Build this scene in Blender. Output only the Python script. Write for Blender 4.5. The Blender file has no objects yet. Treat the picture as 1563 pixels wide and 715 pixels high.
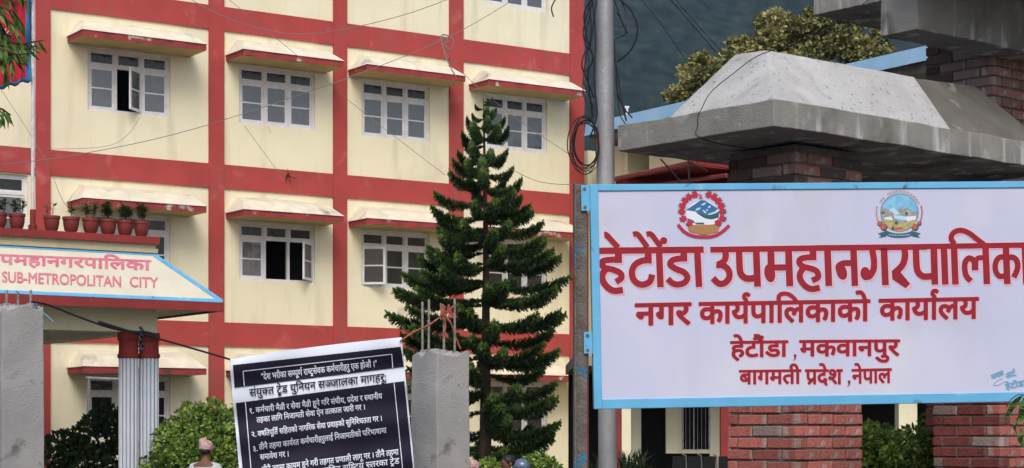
import bpy, bmesh, math, random
from mathutils import Vector, Matrix, noise
R = math.radians
S = bpy.context.scene
C = S.collection
random.seed(7)
# ---------------------------------------------------------------- camera, world, sun, exposure
EYE = 1.85
FOC = 2900.0
CX, HY = 781.5, 657.0
cam = bpy.data.cameras.new('camera')
co = bpy.data.objects.new('camera', cam); C.objects.link(co)
co.location = (0, 0, EYE); co.rotation_euler = (R(90), 0, 0)
cam.sensor_width = 36; cam.lens = FOC / 1563 * 36
cam.shift_y = (HY - 357.5) / 1563
cam.clip_start = .1; cam.clip_end = 6000
S.camera = co
w = bpy.data.worlds.new('World'); S.world = w; w.use_nodes = True
nt = w.node_tree
bg = nt.nodes['Background']; bg.inputs[1].default_value = .14
sky = nt.nodes.new('ShaderNodeTexSky'); sky.sky_type = 'NISHITA'; sky.sun_disc = False
SUN_EL, SUN_AZ = 47, 177         # azimuth clockwise from +Y: behind the camera
sky.sun_elevation = R(SUN_EL); sky.sun_rotation = R(SUN_AZ)
sky.air_density = 1.0; sky.dust_density = 4.0; sky.ozone_density = 1.0
nt.links.new(sky.outputs[0], bg.inputs[0])
sl = bpy.data.lights.new('sun', 'SUN'); sl.energy = 1.35; sl.angle = R(30); sl.color = (1, .965, .91)
so = bpy.data.objects.new('sun', sl); C.objects.link(so)
_d = Vector((math.sin(R(SUN_AZ)) * math.cos(R(SUN_EL)), math.cos(R(SUN_AZ)) * math.cos(R(SUN_EL)), math.sin(R(SUN_EL))))
so.rotation_euler = _d.to_track_quat('Z', 'Y').to_euler(); so.location = (0, -5, 30)
S.view_settings.view_transform = 'Standard'; S.view_settings.look = 'None'
S.view_settings.exposure = 0.17; S.view_settings.gamma = 1
S.cycles.max_bounces = 6; S.cycles.transparent_max_bounces = 12
S.cycles.volume_bounces = 0

# ---------------------------------------------------------------- helpers
def P(px, py, Z):
    return Vector(((px - CX) / FOC * Z, Z, EYE + (HY - py) / FOC * Z))

def srgb(r, g, b):
    f = lambda v: ((v / 255 + .055) / 1.055) ** 2.4 if v > 10 else v / 255 / 12.92
    return (f(r), f(g), f(b), 1)

def mat(name, col, rough=.8, nz=None, nscale=6, bump=.0, bscale=40, spec=.3, metal=0, rnd=0, spots=None, streak=None, coords='Object'):
    m = bpy.data.materials.new(name); m.use_nodes = True
    t = m.node_tree; L = t.links.new; b = t.nodes['Principled BSDF']
    b.inputs['Roughness'].default_value = rough; b.inputs['Metallic'].default_value = metal
    b.inputs['Specular IOR Level'].default_value = spec
    tc = t.nodes.new('ShaderNodeTexCoord'); src = tc.outputs[coords]
    c = None
    rgb = t.nodes.new('ShaderNodeRGB'); rgb.outputs[0].default_value = col if len(col) == 4 else (*col, 1)
    c = rgb.outputs[0]
    def mix(fac, a, bcol, mode='MIX'):
        x = t.nodes.new('ShaderNodeMix'); x.data_type = 'RGBA'; x.blend_type = mode
        if isinstance(fac, float): x.inputs[0].default_value = fac
        else: L(fac, x.inputs[0])
        L(a, x.inputs[6])
        if hasattr(bcol, 'is_output'): L(bcol, x.inputs[7])
        else: x.inputs[7].default_value = bcol if len(bcol) == 4 else (*bcol, 1)
        return x.outputs[2]
    def nzn(scale, detail=5, vec=src, lo=.35, hi=.65, dist=0):
        n = t.nodes.new('ShaderNodeTexNoise'); n.inputs['Scale'].default_value = scale; n.inputs['Detail'].default_value = detail
        n.inputs['Distortion'].default_value = dist
        L(vec, n.inputs['Vector'])
        r = t.nodes.new('ShaderNodeMapRange'); r.inputs[1].default_value = lo; r.inputs[2].default_value = hi
        L(n.outputs[0], r.inputs[0]); return r.outputs[0]
    if nz: c = mix(nzn(nscale), c, nz)
    if spots:   # list of (colour, scale, lo, hi)
        for col2, sc, lo, hi in spots: c = mix(nzn(sc, 7, lo=lo, hi=hi, dist=.4), c, col2)
    if streak:  # vertical streaks: colour, scale, lo, hi
        mp = t.nodes.new('ShaderNodeMapping'); mp.inputs['Scale'].default_value = (1, 1, .12); L(src, mp.inputs[0])
        c = mix(nzn(streak[1], 4, mp.outputs[0], streak[2], streak[3]), c, streak[0])
    if rnd:
        oi = t.nodes.new('ShaderNodeObjectInfo'); r = t.nodes.new('ShaderNodeMapRange')
        r.inputs[3].default_value = 1 - rnd; r.inputs[4].default_value = 1 + rnd; L(oi.outputs['Random'], r.inputs[0])
        h = t.nodes.new('ShaderNodeHueSaturation'); L(r.outputs[0], h.inputs['Value']); L(c, h.inputs['Color']); c = h.outputs[0]
    L(c, b.inputs['Base Color'])
    if bump:
        bn = t.nodes.new('ShaderNodeTexNoise'); bn.inputs['Scale'].default_value = bscale; bn.inputs['Detail'].default_value = 6; L(src, bn.inputs['Vector'])
        bp = t.nodes.new('ShaderNodeBump'); bp.inputs['Strength'].default_value = bump; bp.inputs['Distance'].default_value = .02
        L(bn.outputs[0], bp.inputs['Height']); L(bp.outputs[0], b.inputs['Normal'])
    return m

class MB:
    """collects geometry in world coordinates"""
    def __init__(s): s.v = []; s.f = []; s.mi = []
    def add(s, vs, fs, mi=0):
        n = len(s.v); s.v += [Vector(p) for p in vs]; s.f += [tuple(i + n for i in f) for f in fs]; s.mi += [mi] * len(fs)
    def quad(s, a, b, c, d, mi=0): s.add([a, b, c, d], [(0, 1, 2, 3)], mi)
    def hexa(s, p, mi=0):    # 8 corners: bottom 0-3 ccw, top 4-7
        s.add(p, [(3, 2, 1, 0), (4, 5, 6, 7), (0, 1, 5, 4), (1, 2, 6, 5), (2, 3, 7, 6), (3, 0, 4, 7)], mi)
    def box(s, lo, hi, F=None, mi=0):
        x0, y0, z0 = lo; x1, y1, z1 = hi
        p = [(x0, y0, z0), (x1, y0, z0), (x1, y1, z0), (x0, y1, z0), (x0, y0, z1), (x1, y0, z1), (x1, y1, z1), (x0, y1, z1)]
        s.hexa([F(*q) for q in p] if F else p, mi)
    def tube(s, pts, r, n=6, mi=0, cap=True):
        pts = [Vector(p) for p in pts]
        rr = r if isinstance(r, (list, tuple)) else [r] * len(pts)
        base = len(s.v); prev = None; rings = []
        for i, p in enumerate(pts):
            t = (pts[min(i + 1, len(pts) - 1)] - pts[max(i - 1, 0)])
            t = t.normalized() if t.length > 1e-9 else Vector((0, 0, 1))
            a = prev if prev else (Vector((0, 0, 1)) if abs(t.z) < .9 else Vector((1, 0, 0)))
            x = (a - t * a.dot(t)).normalized(); prev = x; y = t.cross(x)
            rings.append([p + (x * math.cos(2 * math.pi * k / n) + y * math.sin(2 * math.pi * k / n)) * rr[i] for k in range(n)])
        vs = [q for g in rings for q in g]; fs = []
        for i in range(len(pts) - 1):
            for k in range(n):
                a, b = i * n + k, i * n + (k + 1) % n; fs.append((a, b, b + n, a + n))
        if cap: fs.append(tuple(range(n - 1, -1, -1))); fs.append(tuple(len(vs) - n + k for k in range(n)))
        s.add(vs, fs, mi)
    def lathe(s, c, prof, n=16, mi=0, ax=Vector((0, 0, 1))):
        c = Vector(c); x = ax.orthogonal().normalized(); y = ax.cross(x)
        vs = []; fs = []
        for (r, z) in prof:
            for k in range(n):
                a = 2 * math.pi * k / n; vs.append(c + ax * z + (x * math.cos(a) + y * math.sin(a)) * r)
        for i in range(len(prof) - 1):
            for k in range(n):
                a, b = i * n + k, i * n + (k + 1) % n; fs.append((a, b, b + n, a + n))
        fs.append(tuple(range(n - 1, -1, -1))); fs.append(tuple(len(vs) - n + k for k in range(n)))
        s.add(vs, fs, mi)

def rootloc(o):
    v = Vector((0, 0, 0))
    while o: v += o.location; o = o.parent
    return v

def obj(name, mb, m, parent=None, smooth=False, bevel=0, label=None, kind=None, loc=None):
    me = bpy.data.meshes.new(name)
    off = rootloc(parent) if parent else (Vector(loc) if loc else Vector((0, 0, 0)))
    me.from_pydata([v - off for v in mb.v], [], mb.f); me.update()
    ms = m if isinstance(m, (list, tuple)) else [m]
    for q in ms: me.materials.append(q)
    if len(ms) > 1: me.polygons.foreach_set('material_index', mb.mi)
    if smooth:
        me.polygons.foreach_set('use_smooth', [True] * len(me.polygons))
        try: me.set_sharp_from_angle(angle=R(40))
        except Exception: pass
    o = bpy.data.objects.new(name, me); C.objects.link(o)
    if parent: o.parent = parent
    elif loc: o.location = loc
    if bevel:
        b = o.modifiers.new('bevel', 'BEVEL'); b.width = bevel; b.segments = 2; b.limit_method = 'ANGLE'; b.angle_limit = R(40)
    if label: o['label'] = label
    if kind: o['kind'] = kind
    return o

def thing(name, label, cat, loc=(0, 0, 0), group=None):
    o = bpy.data.objects.new(name, None); C.objects.link(o); o.location = loc; o.empty_display_size = .2
    return tag(o, label, cat, group)
def tag(o, label, cat, group=None):
    o['label'] = label; o['category'] = cat
    if group: o['group'] = group
    return o
def inst(name, src, parent, loc, rot=None, scale=None):
    o = src.copy(); o.name = name; C.objects.link(o); o.parent = parent
    o.location = loc
    if rot is not None: o.rotation_euler = rot
    if scale is not None: o.scale = scale
    return o

# ---- facade frame: u along the wall, n out of it towards the camera, z up
FD = Vector((.8304, .5573, 0)); FN = Vector((.5573, -.8304, 0)); FO = Vector((-9.07, 37.4, 0))
def F(u, n, z): return FO + FD * u + FN * n + Vector((0, 0, z))
def fpx(px, py, n=0):
    k = (px - CX) / FOC
    u = (k * (FO.y + FN.y * n) - FO.x - FN.x * n) / (FD.x - k * FD.y)
    Z = FO.y + FD.y * u + FN.y * n
    return u, EYE + (HY - py) / FOC * Z
# ---- gate frame: a along L (back left), b along R (back right)
GL = Vector((-.652, .758, 0)).normalized(); GR = Vector((.758, .652, 0)).normalized()
def G(O): return lambda b, a, z: O + GR * b + GL * a + Vector((0, 0, z))
def rayplane(px, py, O, N):
    d = P(px, py, 1) - Vector((0, 0, EYE)); e = Vector((0, 0, EYE))
    return e + d * ((O - e).dot(N) / d.dot(N))

# ---------------------------------------------------------------- materials
M = {}
M['cream'] = mat('cream_plaster', (.80, .755, .56), .85, (.76, .71, .515), 1.2, .25, 60, spots=[((.55, .50, .38), .45, .58, .85), ((.44, .41, .33), 2.6, .70, .80)], streak=((.60, .54, .40), 3.0, .54, .80))
M['red'] = mat('red_wall_paint', (.40, .060, .056), .75, (.35, .054, .05), 2, .2, 50, spots=[((.27, .10, .085), 1.1, .58, .85), ((.50, .13, .12), 2.3, .60, .8)], streak=((.28, .08, .07), 4, .55, .82))
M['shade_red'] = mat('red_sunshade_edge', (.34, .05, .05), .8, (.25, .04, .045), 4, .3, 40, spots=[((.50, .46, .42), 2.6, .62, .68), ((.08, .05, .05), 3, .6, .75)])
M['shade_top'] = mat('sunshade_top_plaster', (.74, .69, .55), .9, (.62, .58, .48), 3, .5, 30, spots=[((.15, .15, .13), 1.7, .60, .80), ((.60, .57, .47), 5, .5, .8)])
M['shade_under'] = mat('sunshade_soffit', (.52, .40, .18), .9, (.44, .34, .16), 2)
M['white'] = mat('white_window_paint', (.72, .72, .74), .5, (.62, .62, .63), 8)
M['whiteold'] = mat('aged_white_paint', (.66, .67, .70), .6, (.50, .51, .53), 10, spots=[((.3, .28, .25), 9, .62, .7)])
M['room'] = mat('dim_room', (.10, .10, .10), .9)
M['black'] = mat('shade_black', (.012, .012, .013), .6)  # black for the depths behind openings, shade put into the colour
M['curtain'] = mat('curtain_cloth', (.75, .70, .60), .9, (.42, .38, .33), 6)
def glassm(name, fac, tint):
    m = bpy.data.materials.new(name); m.use_nodes = True; t = m.node_tree; t.nodes.remove(t.nodes['Principled BSDF'])
    out = t.nodes['Material Output']
    tr = t.nodes.new('ShaderNodeBsdfTransparent'); tr.inputs[0].default_value = tint
    gl = t.nodes.new('ShaderNodeBsdfGlossy'); gl.inputs['Roughness'].default_value = .06; gl.inputs[0].default_value = (.85, .83, .80, 1)
    df = t.nodes.new('ShaderNodeBsdfDiffuse'); df.inputs[0].default_value = (.30, .32, .36, 1)
    n = t.nodes.new('ShaderNodeTexNoise'); n.inputs['Scale'].default_value = 1.3
    bp = t.nodes.new('ShaderNodeBump'); bp.inputs['Strength'].default_value = .14; bp.inputs['Distance'].default_value = .05
    t.links.new(n.outputs[0], bp.inputs['Height']); t.links.new(bp.outputs[0], gl.inputs['Normal'])
    m1 = t.nodes.new('ShaderNodeMixShader'); m1.inputs[0].default_value = fac
    t.links.new(tr.outputs[0], m1.inputs[1]); t.links.new(gl.outputs[0], m1.inputs[2])
    m2 = t.nodes.new('ShaderNodeMixShader'); m2.inputs[0].default_value = .20 if fac > .1 else .05
    t.links.new(m1.outputs[0], m2.inputs[1]); t.links.new(df.outputs[0], m2.inputs[2])
    t.links.new(m2.outputs[0], out.inputs[0]); return m
M['glass'] = glassm('dusty_window_glass', .16, (.55, .57, .6, 1))
M['glassdark'] = glassm('dark_window_glass', .05, (.45, .45, .48, 1))
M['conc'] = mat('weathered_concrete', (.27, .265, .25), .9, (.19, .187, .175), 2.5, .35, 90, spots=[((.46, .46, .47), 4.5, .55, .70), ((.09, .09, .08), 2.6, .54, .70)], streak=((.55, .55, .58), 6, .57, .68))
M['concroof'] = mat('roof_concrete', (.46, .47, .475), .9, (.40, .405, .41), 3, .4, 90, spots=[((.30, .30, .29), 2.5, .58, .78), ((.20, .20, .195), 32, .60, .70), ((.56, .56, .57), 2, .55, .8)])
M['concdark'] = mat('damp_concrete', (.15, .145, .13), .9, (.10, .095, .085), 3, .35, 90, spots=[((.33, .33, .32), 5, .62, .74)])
M['concpil'] = mat('cast_concrete', (.36, .36, .36), .9, (.29, .29, .29), 3, .3, 90, spots=[((.17, .17, .16), 5, .62, .72), ((.44, .44, .445), 1.6, .55, .75), ((.20, .20, .19), 14, .66, .72)], streak=((.24, .24, .235), 7, .58, .72))
M['brick'] = mat('red_brick', (.42, .135, .105), .85, (.34, .11, .09), 9, .5, 60, rnd=.28, spots=[((.46, .36, .33), 7, .55, .70), ((.15, .06, .05), 5, .58, .8)])
M['brickshade'] = mat('shaded_red_brick', (.22, .055, .045), .85, (.16, .045, .04), 9, .5, 60, rnd=.2, spots=[((.30, .20, .18), 7, .60, .75)])  # darker copy of the red brick, shade put into its colour
M['brickgrey'] = mat('mortar_smeared_brick', (.23, .20, .185), .9, (.28, .11, .08), 3, .5, 60, rnd=.25, spots=[((.40, .39, .37), 6, .55, .7), ((.07, .065, .06), 4, .58, .75)])
M['brickdark'] = mat('dark_brick', (.10, .055, .048), .9, (.075, .065, .06), 5, .5, 60, rnd=.3, spots=[((.25, .23, .22), 6, .62, .75)])
M['mortar'] = mat('mortar', (.17, .155, .145), .95, (.10, .09, .085), 9, .5, 60)
M['steel'] = mat('galvanised_pole', (.32, .33, .35), .55, (.24, .25, .27), 5, .2, 60, metal=.25, spots=[((.15, .15, .16), 3, .62, .75)], streak=((.42, .43, .45), 8, .55, .7))
M['rust'] = mat('flaking_steel', (.10, .085, .075), .75, (.16, .15, .14), 12, .5, 70, spots=[((.05, .16, .25), 5, .56, .62), ((.16, .05, .035), 6, .60, .68)])
M['redsteel'] = mat('red_oxide_steel', (.20, .03, .03), .6, (.10, .03, .03), 9)
M['signwhite'] = mat('white_sign_sheet', (.50, .53, .715), .42, (.47, .50, .68), 2.0, .0, 20, spots=[((.45, .46, .55), 3, .55, .85), ((.56, .58, .70), 1.3, .5, .7)], streak=((.47, .49, .60), 4, .55, .8))
M['signblue'] = mat('sky_blue_frame_paint', (.10, .37, .63), .5, (.13, .43, .70), 4, spots=[((.05, .12, .2), 9, .64, .72), ((.30, .50, .66), 5, .62, .75)])
M['signred'] = mat('crimson_lettering', (.29, .007, .022), .5, (.24, .007, .02), 9)
M['signpink'] = mat('pink_letter_shade', (.66, .40, .50), .5)
M['gatecream'] = mat('cream_sign_paint', (.64, .62, .51), .6, (.59, .57, .46), 3)
M['gatered'] = mat('faded_crimson_lettering', (.54, .13, .20), .6, (.60, .21, .28), 9)
M['gatedull'] = mat('dark_red_paint', (.27, .035, .033), .7, (.20, .03, .028), 3)
M['dado'] = mat('moulding_cream', (.50, .45, .30), .8, (.42, .37, .24), 4)
M['flute'] = mat('blue_grey_column_paint', (.56, .58, .64), .5, (.50, .53, .62), 5)
M['groove'] = mat('column_groove_paint', (.20, .235, .29), .6, (.10, .25, .36), 3)
M['terracotta'] = mat('red_flowerpot', (.20, .035, .03), .5, (.15, .03, .027), 5)
M['soil'] = mat('soil', (.03, .02, .015), .95)
M['bannerblack'] = mat('navy_banner_vinyl', (.012, .011, .024), .6, (.016, .015, .030), 3, spec=.12)
M['bannerwhite'] = mat('white_banner_vinyl', (.62, .68, .80), .45)
M['cord'] = mat('black_cable', (.012, .012, .015), .5)
M['greycord'] = mat('grey_wire', (.20, .18, .17), .6)
M['rope'] = mat('jute_rope', (.30, .17, .10), .9, (.35, .06, .06), 40)
M['browncord'] = mat('brown_cable', (.07, .03, .022), .5)
M['rebar'] = mat('rusty_rebar', (.22, .19, .17), .7, (.30, .28, .27), 60, spots=[((.12, .05, .03), 30, .6, .7)])
M['bark'] = mat('bark', (.07, .05, .035), .9, (.04, .03, .02), 8, .5, 30)
M['flagred'] = mat('crimson_flag_cloth', (.42, .013, .035), .7, (.36, .012, .03), 5)
M['flagblue'] = mat('blue_flag_border', (.03, .13, .30), .7)
M['flagwhite'] = mat('white_flag_emblem', (.6, .42, .5), .7)
M['tin'] = mat('blue_roof_sheet', (.22, .42, .66), .5, (.28, .48, .70), 1.5)
M['tinred'] = mat('red_roof_sheet', (.40, .05, .06), .5, (.33, .045, .05), 2, spots=[((.6, .4, .4), 7, .7, .74)])
M['skin'] = mat('skin', (.16, .07, .045), .6)
M['hair'] = mat('black_hair', (.012, .010, .010), .5, (.02, .018, .02), 60)
M['shirt'] = mat('pale_grey_shirt', (.48, .50, .54), .85, (.40, .42, .46), 12)
M['trouser'] = mat('dark_trousers', (.04, .04, .045), .85)
M['navy'] = mat('navy_shirt', (.05, .06, .10), .8)
M['pinkcloth'] = mat('pink_shirt', (.45, .16, .18), .8, (.6, .5, .5), 14)
M['helmet'] = mat('dark_blue_helmet', (.02, .03, .07), .15, (.10, .14, .22), 6, spec=.6)
M['topi'] = mat('patterned_cap_cloth', (.45, .15, .18), .85, (.52, .47, .42), 30, spots=[((.10, .06, .09), 45, .60, .66)])
M['chair'] = mat('black_chair_seat', (.015, .015, .016), .5)
M['chrome'] = mat('chair_tube', (.45, .45, .46), .3, metal=.8)
M['paving'] = mat('asphalt_paving', (.10, .098, .095), .9, (.075, .073, .07), 1.5, .4, 20)

def leafmat(name, c1, c2, c3, sc=2.5):
    m = bpy.data.materials.new(name); m.use_nodes = True; t = m.node_tree; L = t.links.new; b = t.nodes['Principled BSDF']
    b.inputs['Roughness'].default_value = .6; b.inputs['Specular IOR Level'].default_value = .25
    ge = t.nodes.new('ShaderNodeNewGeometry'); tc = t.nodes.new('ShaderNodeTexCoord')
    n = t.nodes.new('ShaderNodeTexNoise'); n.inputs['Scale'].default_value = sc; n.inputs['Detail'].default_value = 3; L(tc.outputs['Object'], n.inputs['Vector'])
    cr = t.nodes.new('ShaderNodeValToRGB'); e = cr.color_ramp.elements
    e[0].position = .15; e[0].color = (*c1, 1); e[1].position = .85; e[1].color = (*c3, 1); k = e.new(.5); k.color = (*c2, 1)
    ad = t.nodes.new('ShaderNodeMath'); ad.operation = 'MULTIPLY_ADD'; L(ge.outputs['Random Per Island'], ad.inputs[0]); ad.inputs[1].default_value = .55
    sb = t.nodes.new('ShaderNodeMath'); sb.operation = 'MULTIPLY_ADD'; L(n.outputs[0], sb.inputs[0]); sb.inputs[1].default_value = 1.3; sb.inputs[2].default_value = -.42
    L(sb.outputs[0], ad.inputs[2]); L(ad.outputs[0], cr.inputs[0]); L(cr.outputs[0], b.inputs['Base Color'])
    tl = t.nodes.new('ShaderNodeBsdfTranslucent'); L(cr.outputs[0], tl.inputs[0])
    mx = t.nodes.new('ShaderNodeMixShader'); mx.inputs[0].default_value = .22; L(b.outputs[0], mx.inputs[1]); L(tl.outputs[0], mx.inputs[2])
    L(mx.outputs[0], t.nodes['Material Output'].inputs[0]); return m
M['leafhedge'] = leafmat('hedge_leaves', (.03, .065, .012), (.13, .23, .038), (.34, .44, .10), 3.5)
M['leafdark'] = leafmat('dark_leaves', (.010, .022, .008), (.022, .045, .014), (.05, .09, .03))
M['leafpine'] = leafmat('pine_needles', (.020, .040, .017), (.036, .070, .024), (.06, .11, .032), 3)
M['leafpinetip'] = leafmat('pale_pine_needles', (.045, .09, .02), (.075, .14, .03), (.13, .22, .05), 3)
M['leaftree'] = leafmat('olive_tree_leaves', (.09, .10, .045), (.26, .26, .10), (.50, .46, .21), .7)
M['leafnear'] = leafmat('drooping_leaves', (.03, .08, .012), (.07, .15, .03), (.16, .26, .07), 5)
M['leafpot'] = leafmat('pot_plant_leaves', (.03, .06, .02), (.06, .11, .04), (.12, .18, .08), 6)

# ---------------------------------------------------------------- ground, hill
def setting(name, mb, m, smooth=False):
    o = obj(name, mb, m, smooth=smooth); o['kind'] = 'structure'; return o
g = MB(); N = 16
xs = [-3000, -1000, -300, -60, -20, 0, 20, 60, 300, 1000, 3000]; ys = [-2500, -800, -200, -30, 0, 30, 60, 120, 400, 1200, 3200]
for j in range(10):
    for i in range(10):
        g.quad((xs[i], ys[j], 0), (xs[i + 1], ys[j], 0), (xs[i + 1], ys[j + 1], 0), (xs[i], ys[j + 1], 0))
setting('ground', g, M['paving'])
hm = leafmat('forest_slope', (.002, .006, .005), (.012, .024, .018), (.040, .062, .044), .10)
hb = hm.node_tree
g = MB(); nx, ny = 220, 90
for j in range(ny + 1):
    for i in range(nx + 1):
        x = -900 + 2400 * i / nx; y = 700 + 1500 * j / ny
        h = (y - 700) * .55 * (1 + .12 * noise.noise(Vector((x / 420, y / 500, 0))))
        h += 34 * noise.noise(Vector((x / 130, y / 160, 3))) + 12 * noise.noise(Vector((x / 38, y / 38, 7))) + 5 * noise.noise(Vector((x / 15, y / 15, 9)))
        g.v.append(Vector((x, y, max(h, -2) if j else -3)))
for j in range(ny):
    for i in range(nx):
        a = j * (nx + 1) + i; g.f.append((a, a + 1, a + nx + 2, a + nx + 1)); g.mi.append(0)
setting('hill', g, hm)
# ---------------------------------------------------------------- main office building (facade)
BLD = thing('office_building', 'large cream and red painted office block with rows of white windows behind the pine tree', 'building', F(0, 0, 0))
U_L, U_R = -7.0, fpx(890, 300)[0]
colpx = [(54, 76), (318, 341), (508, 528.5), (685, 706), (869, 890)]
cols = [(fpx(a, 250)[0], fpx(b, 250)[0]) for a, b in colpx]
STO = 3.275
Z3 = 10.14; BH = .5                      # underside of the upper beam, beam height
beams = [(Z3 + k * STO, Z3 + k * STO + BH) for k in (1, 0, -1, -2)]      # z ranges
beams = [(Z3 + STO, Z3 + STO + BH), (Z3, Z3 + BH), (Z3 - STO, Z3 - STO + BH), (Z3 - 2 * STO, Z3 - 2 * STO + BH)]
PR = .05
for (a, b) in cols:
    m = MB(); m.box((a, 0, 0), (b, PR, 15), F); obj('column', m, M['red'], BLD)
for (z0, z1) in beams:
    edges = [U_L] + [e for c in cols for e in c]
    spans = [(U_L, cols[0][0])] + [(cols[i][1], cols[i + 1][0]) for i in range(4)]
    for (a, b) in spans:
        m = MB(); m.box((a, 0, z0), (b, PR - .012, z1), F); obj('beam', m, M['red'], BLD)
# windows per bay (u0,u1,z0,z1 on the third storey)
wpx = [(134, 260, 72, 168), (365, 481, 99, 188), (552, 656, 121, 208), (740, 835, 143, 226)]
wins = []
for (x0, x1, yt, yb) in wpx:
    u0, zt = fpx(x0, yt); _, zb = fpx(x0, yb); u1 = fpx(x1, yt)[0]; wins.append((u0, u1, zb, zt))
shpx = [(103, 290), (345, 497), (532, 681), (716, 862)]
shs = [(fpx(a, 90)[0], fpx(b, 90)[0]) for a, b in shpx]
SHZ = 9.52

def panel(a, b, z0, z1, hole, name='wall_panel'):
    m = MB(); D = -.16
    if not hole:
        m.quad(F(a, 0, z0), F(b, 0, z0), F(b, 0, z1), F(a, 0, z1))
    else:
        u0, u1, w0, w1 = hole
        m.quad(F(a, 0, z0), F(b, 0, z0), F(b, 0, w0), F(a, 0, w0)); m.quad(F(a, 0, w1), F(b, 0, w1), F(b, 0, z1), F(a, 0, z1))
        m.quad(F(a, 0, w0), F(u0, 0, w0), F(u0, 0, w1), F(a, 0, w1)); m.quad(F(u1, 0, w0), F(b, 0, w0), F(b, 0, w1), F(u1, 0, w1))
        m.quad(F(u0, 0, w0), F(u1, 0, w0), F(u1, D, w0), F(u0, D, w0)); m.quad(F(u0, 0, w1), F(u0, D, w1), F(u1, D, w1), F(u1, 0, w1))
        m.quad(F(u0, 0, w0), F(u0, D, w0), F(u0, D, w1), F(u0, 0, w1)); m.quad(F(u1, 0, w0), F(u1, 0, w1), F(u1, D, w1), F(u1, D, w0))
    obj(name, m, M['cream'], BLD)
    if hole:
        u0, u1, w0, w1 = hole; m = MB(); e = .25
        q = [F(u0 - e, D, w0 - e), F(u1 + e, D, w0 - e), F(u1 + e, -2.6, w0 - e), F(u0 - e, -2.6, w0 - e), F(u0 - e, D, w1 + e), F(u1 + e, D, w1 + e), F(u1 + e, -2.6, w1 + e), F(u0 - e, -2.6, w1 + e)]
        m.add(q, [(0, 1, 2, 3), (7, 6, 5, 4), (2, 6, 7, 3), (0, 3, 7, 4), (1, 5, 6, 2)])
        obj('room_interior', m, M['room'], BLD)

def sash(parent, Fr, w, h, ft, rows, gl, name='sash'):
    """one casement in local frame Fr(x, depth, z)"""
    m = MB(); t = .035; fw = ft
    m.box((0, 0, 0), (fw, t, h), Fr); m.box((w - fw, 0, 0), (w, t, h), Fr)
    m.box((fw, 0, 0), (w - fw, t, fw), Fr); m.box((fw, 0, h - fw), (w - fw, t, h), Fr)
    for r in range(1, rows):
        z = fw + (h - 2 * fw) * r / rows; m.box((fw, .005, z - .014), (w - fw, t - .005, z + .014), Fr)
    s = obj(name, m, M['white'], parent)
    for r in range(rows):
        z0 = fw + (h - 2 * fw) * r / rows + (.015 if r else 0); z1 = fw + (h - 2 * fw) * (r + 1) / rows - (.015 if r < rows - 1 else 0)
        g = MB(); g.box((fw, t * .4, z0), (w - fw, t * .6, z1), Fr); obj('pane', g, gl, s if parent is BLD else parent)
    return s

def window(u0, u1, z0, z1, state, curtain, gl2, nlight=3, rooted=None, FF=F, base=-.12):
    root = rooted or BLD
    H = z1 - z0; W = u1 - u0; f = .055; top = H * .27; D0, D1 = base, base + .07
    m = MB()
    m.box((u0, D0, z0), (u0 + f, D1, z1), FF); m.box((u1 - f, D0, z0), (u1, D1, z1), FF)
    m.box((u0 + f, D0, z0), (u1 - f, D1, z0 + f), FF); m.box((u0 + f, D0, z1 - f), (u1 - f, D1, z1), FF)
    zt = z1 - top; m.box((u0 + f, D0, zt - f / 2), (u1 - f, D1, zt + f / 2), FF)
    cw = (W - 2 * f) / nlight
    for k in range(1, nlight):
        x = u0 + f + cw * k
        m.box((x - f / 2, D0, z0 + f), (x + f / 2, D1 + .004, zt - f / 2), FF); m.box((x - f / 2, D0, zt + f / 2), (x + f / 2, D1 + .004, z1 - f), FF)
    fr = obj('window_frame', m, M['white'], root)
    for k in range(nlight):
        x0 = u0 + f + cw * k + (f / 2 if k else 0); x1 = u0 + f + cw * (k + 1) - (f / 2 if k < nlight - 1 else 0)
        L = lambda x, d, z, x0=x0: FF(x0 + x, D0 + .02 + d, zt + f / 2 + z)
        sash(fr, L, x1 - x0, top - f * 1.5, .035, 1, M['glassdark'], 'top_light')
        w_, h_ = x1 - x0, zt - f / 2 - z0 - f
        st = state[k] if k < len(state) else 'c'
        if st == 'c': L = lambda x, d, z, x0=x0: FF(x0 + x, D0 + .022 + d, z0 + f + z)
        elif st == 'l':      # hinged at its left edge, swung outwards
            an = R(38); L = lambda x, d, z, x0=x0: FF(x0 + x * math.cos(an) - d * math.sin(an), D1 - .02 + x * math.sin(an) + d * math.cos(an), z0 + f + z)
        elif st == 'r':      # hinged at its right edge
            an = R(42); L = lambda x, d, z, x1=x1, w_=w_: FF(x1 - (w_ - x) * math.cos(an) + d * math.sin(an), D1 - .02 + (w_ - x) * math.sin(an) + d * math.cos(an), z0 + f + z)
        if st != 'o':
            sash(fr, L, w_, h_, .05, 2, gl2, 'sash')
        if k in curtain:
            g = MB(); n = 14; xa, xb = (x0 + .12, x1 + .02) if k != 1 else (x0, x0 + .3)
            pts = [(xa + (xb - xa) * i / n, base - .10 + .03 * math.sin(i * 1.9)) for i in range(n + 1)]
            for i in range(n):
                g.quad(FF(pts[i][0], pts[i][1], z0), FF(pts[i + 1][0], pts[i + 1][1], z0), FF(pts[i + 1][0], pts[i + 1][1], z1), FF(pts[i][0], pts[i][1], z1))
            obj('curtain', g, M['curtain'], root)
    return fr

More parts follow.
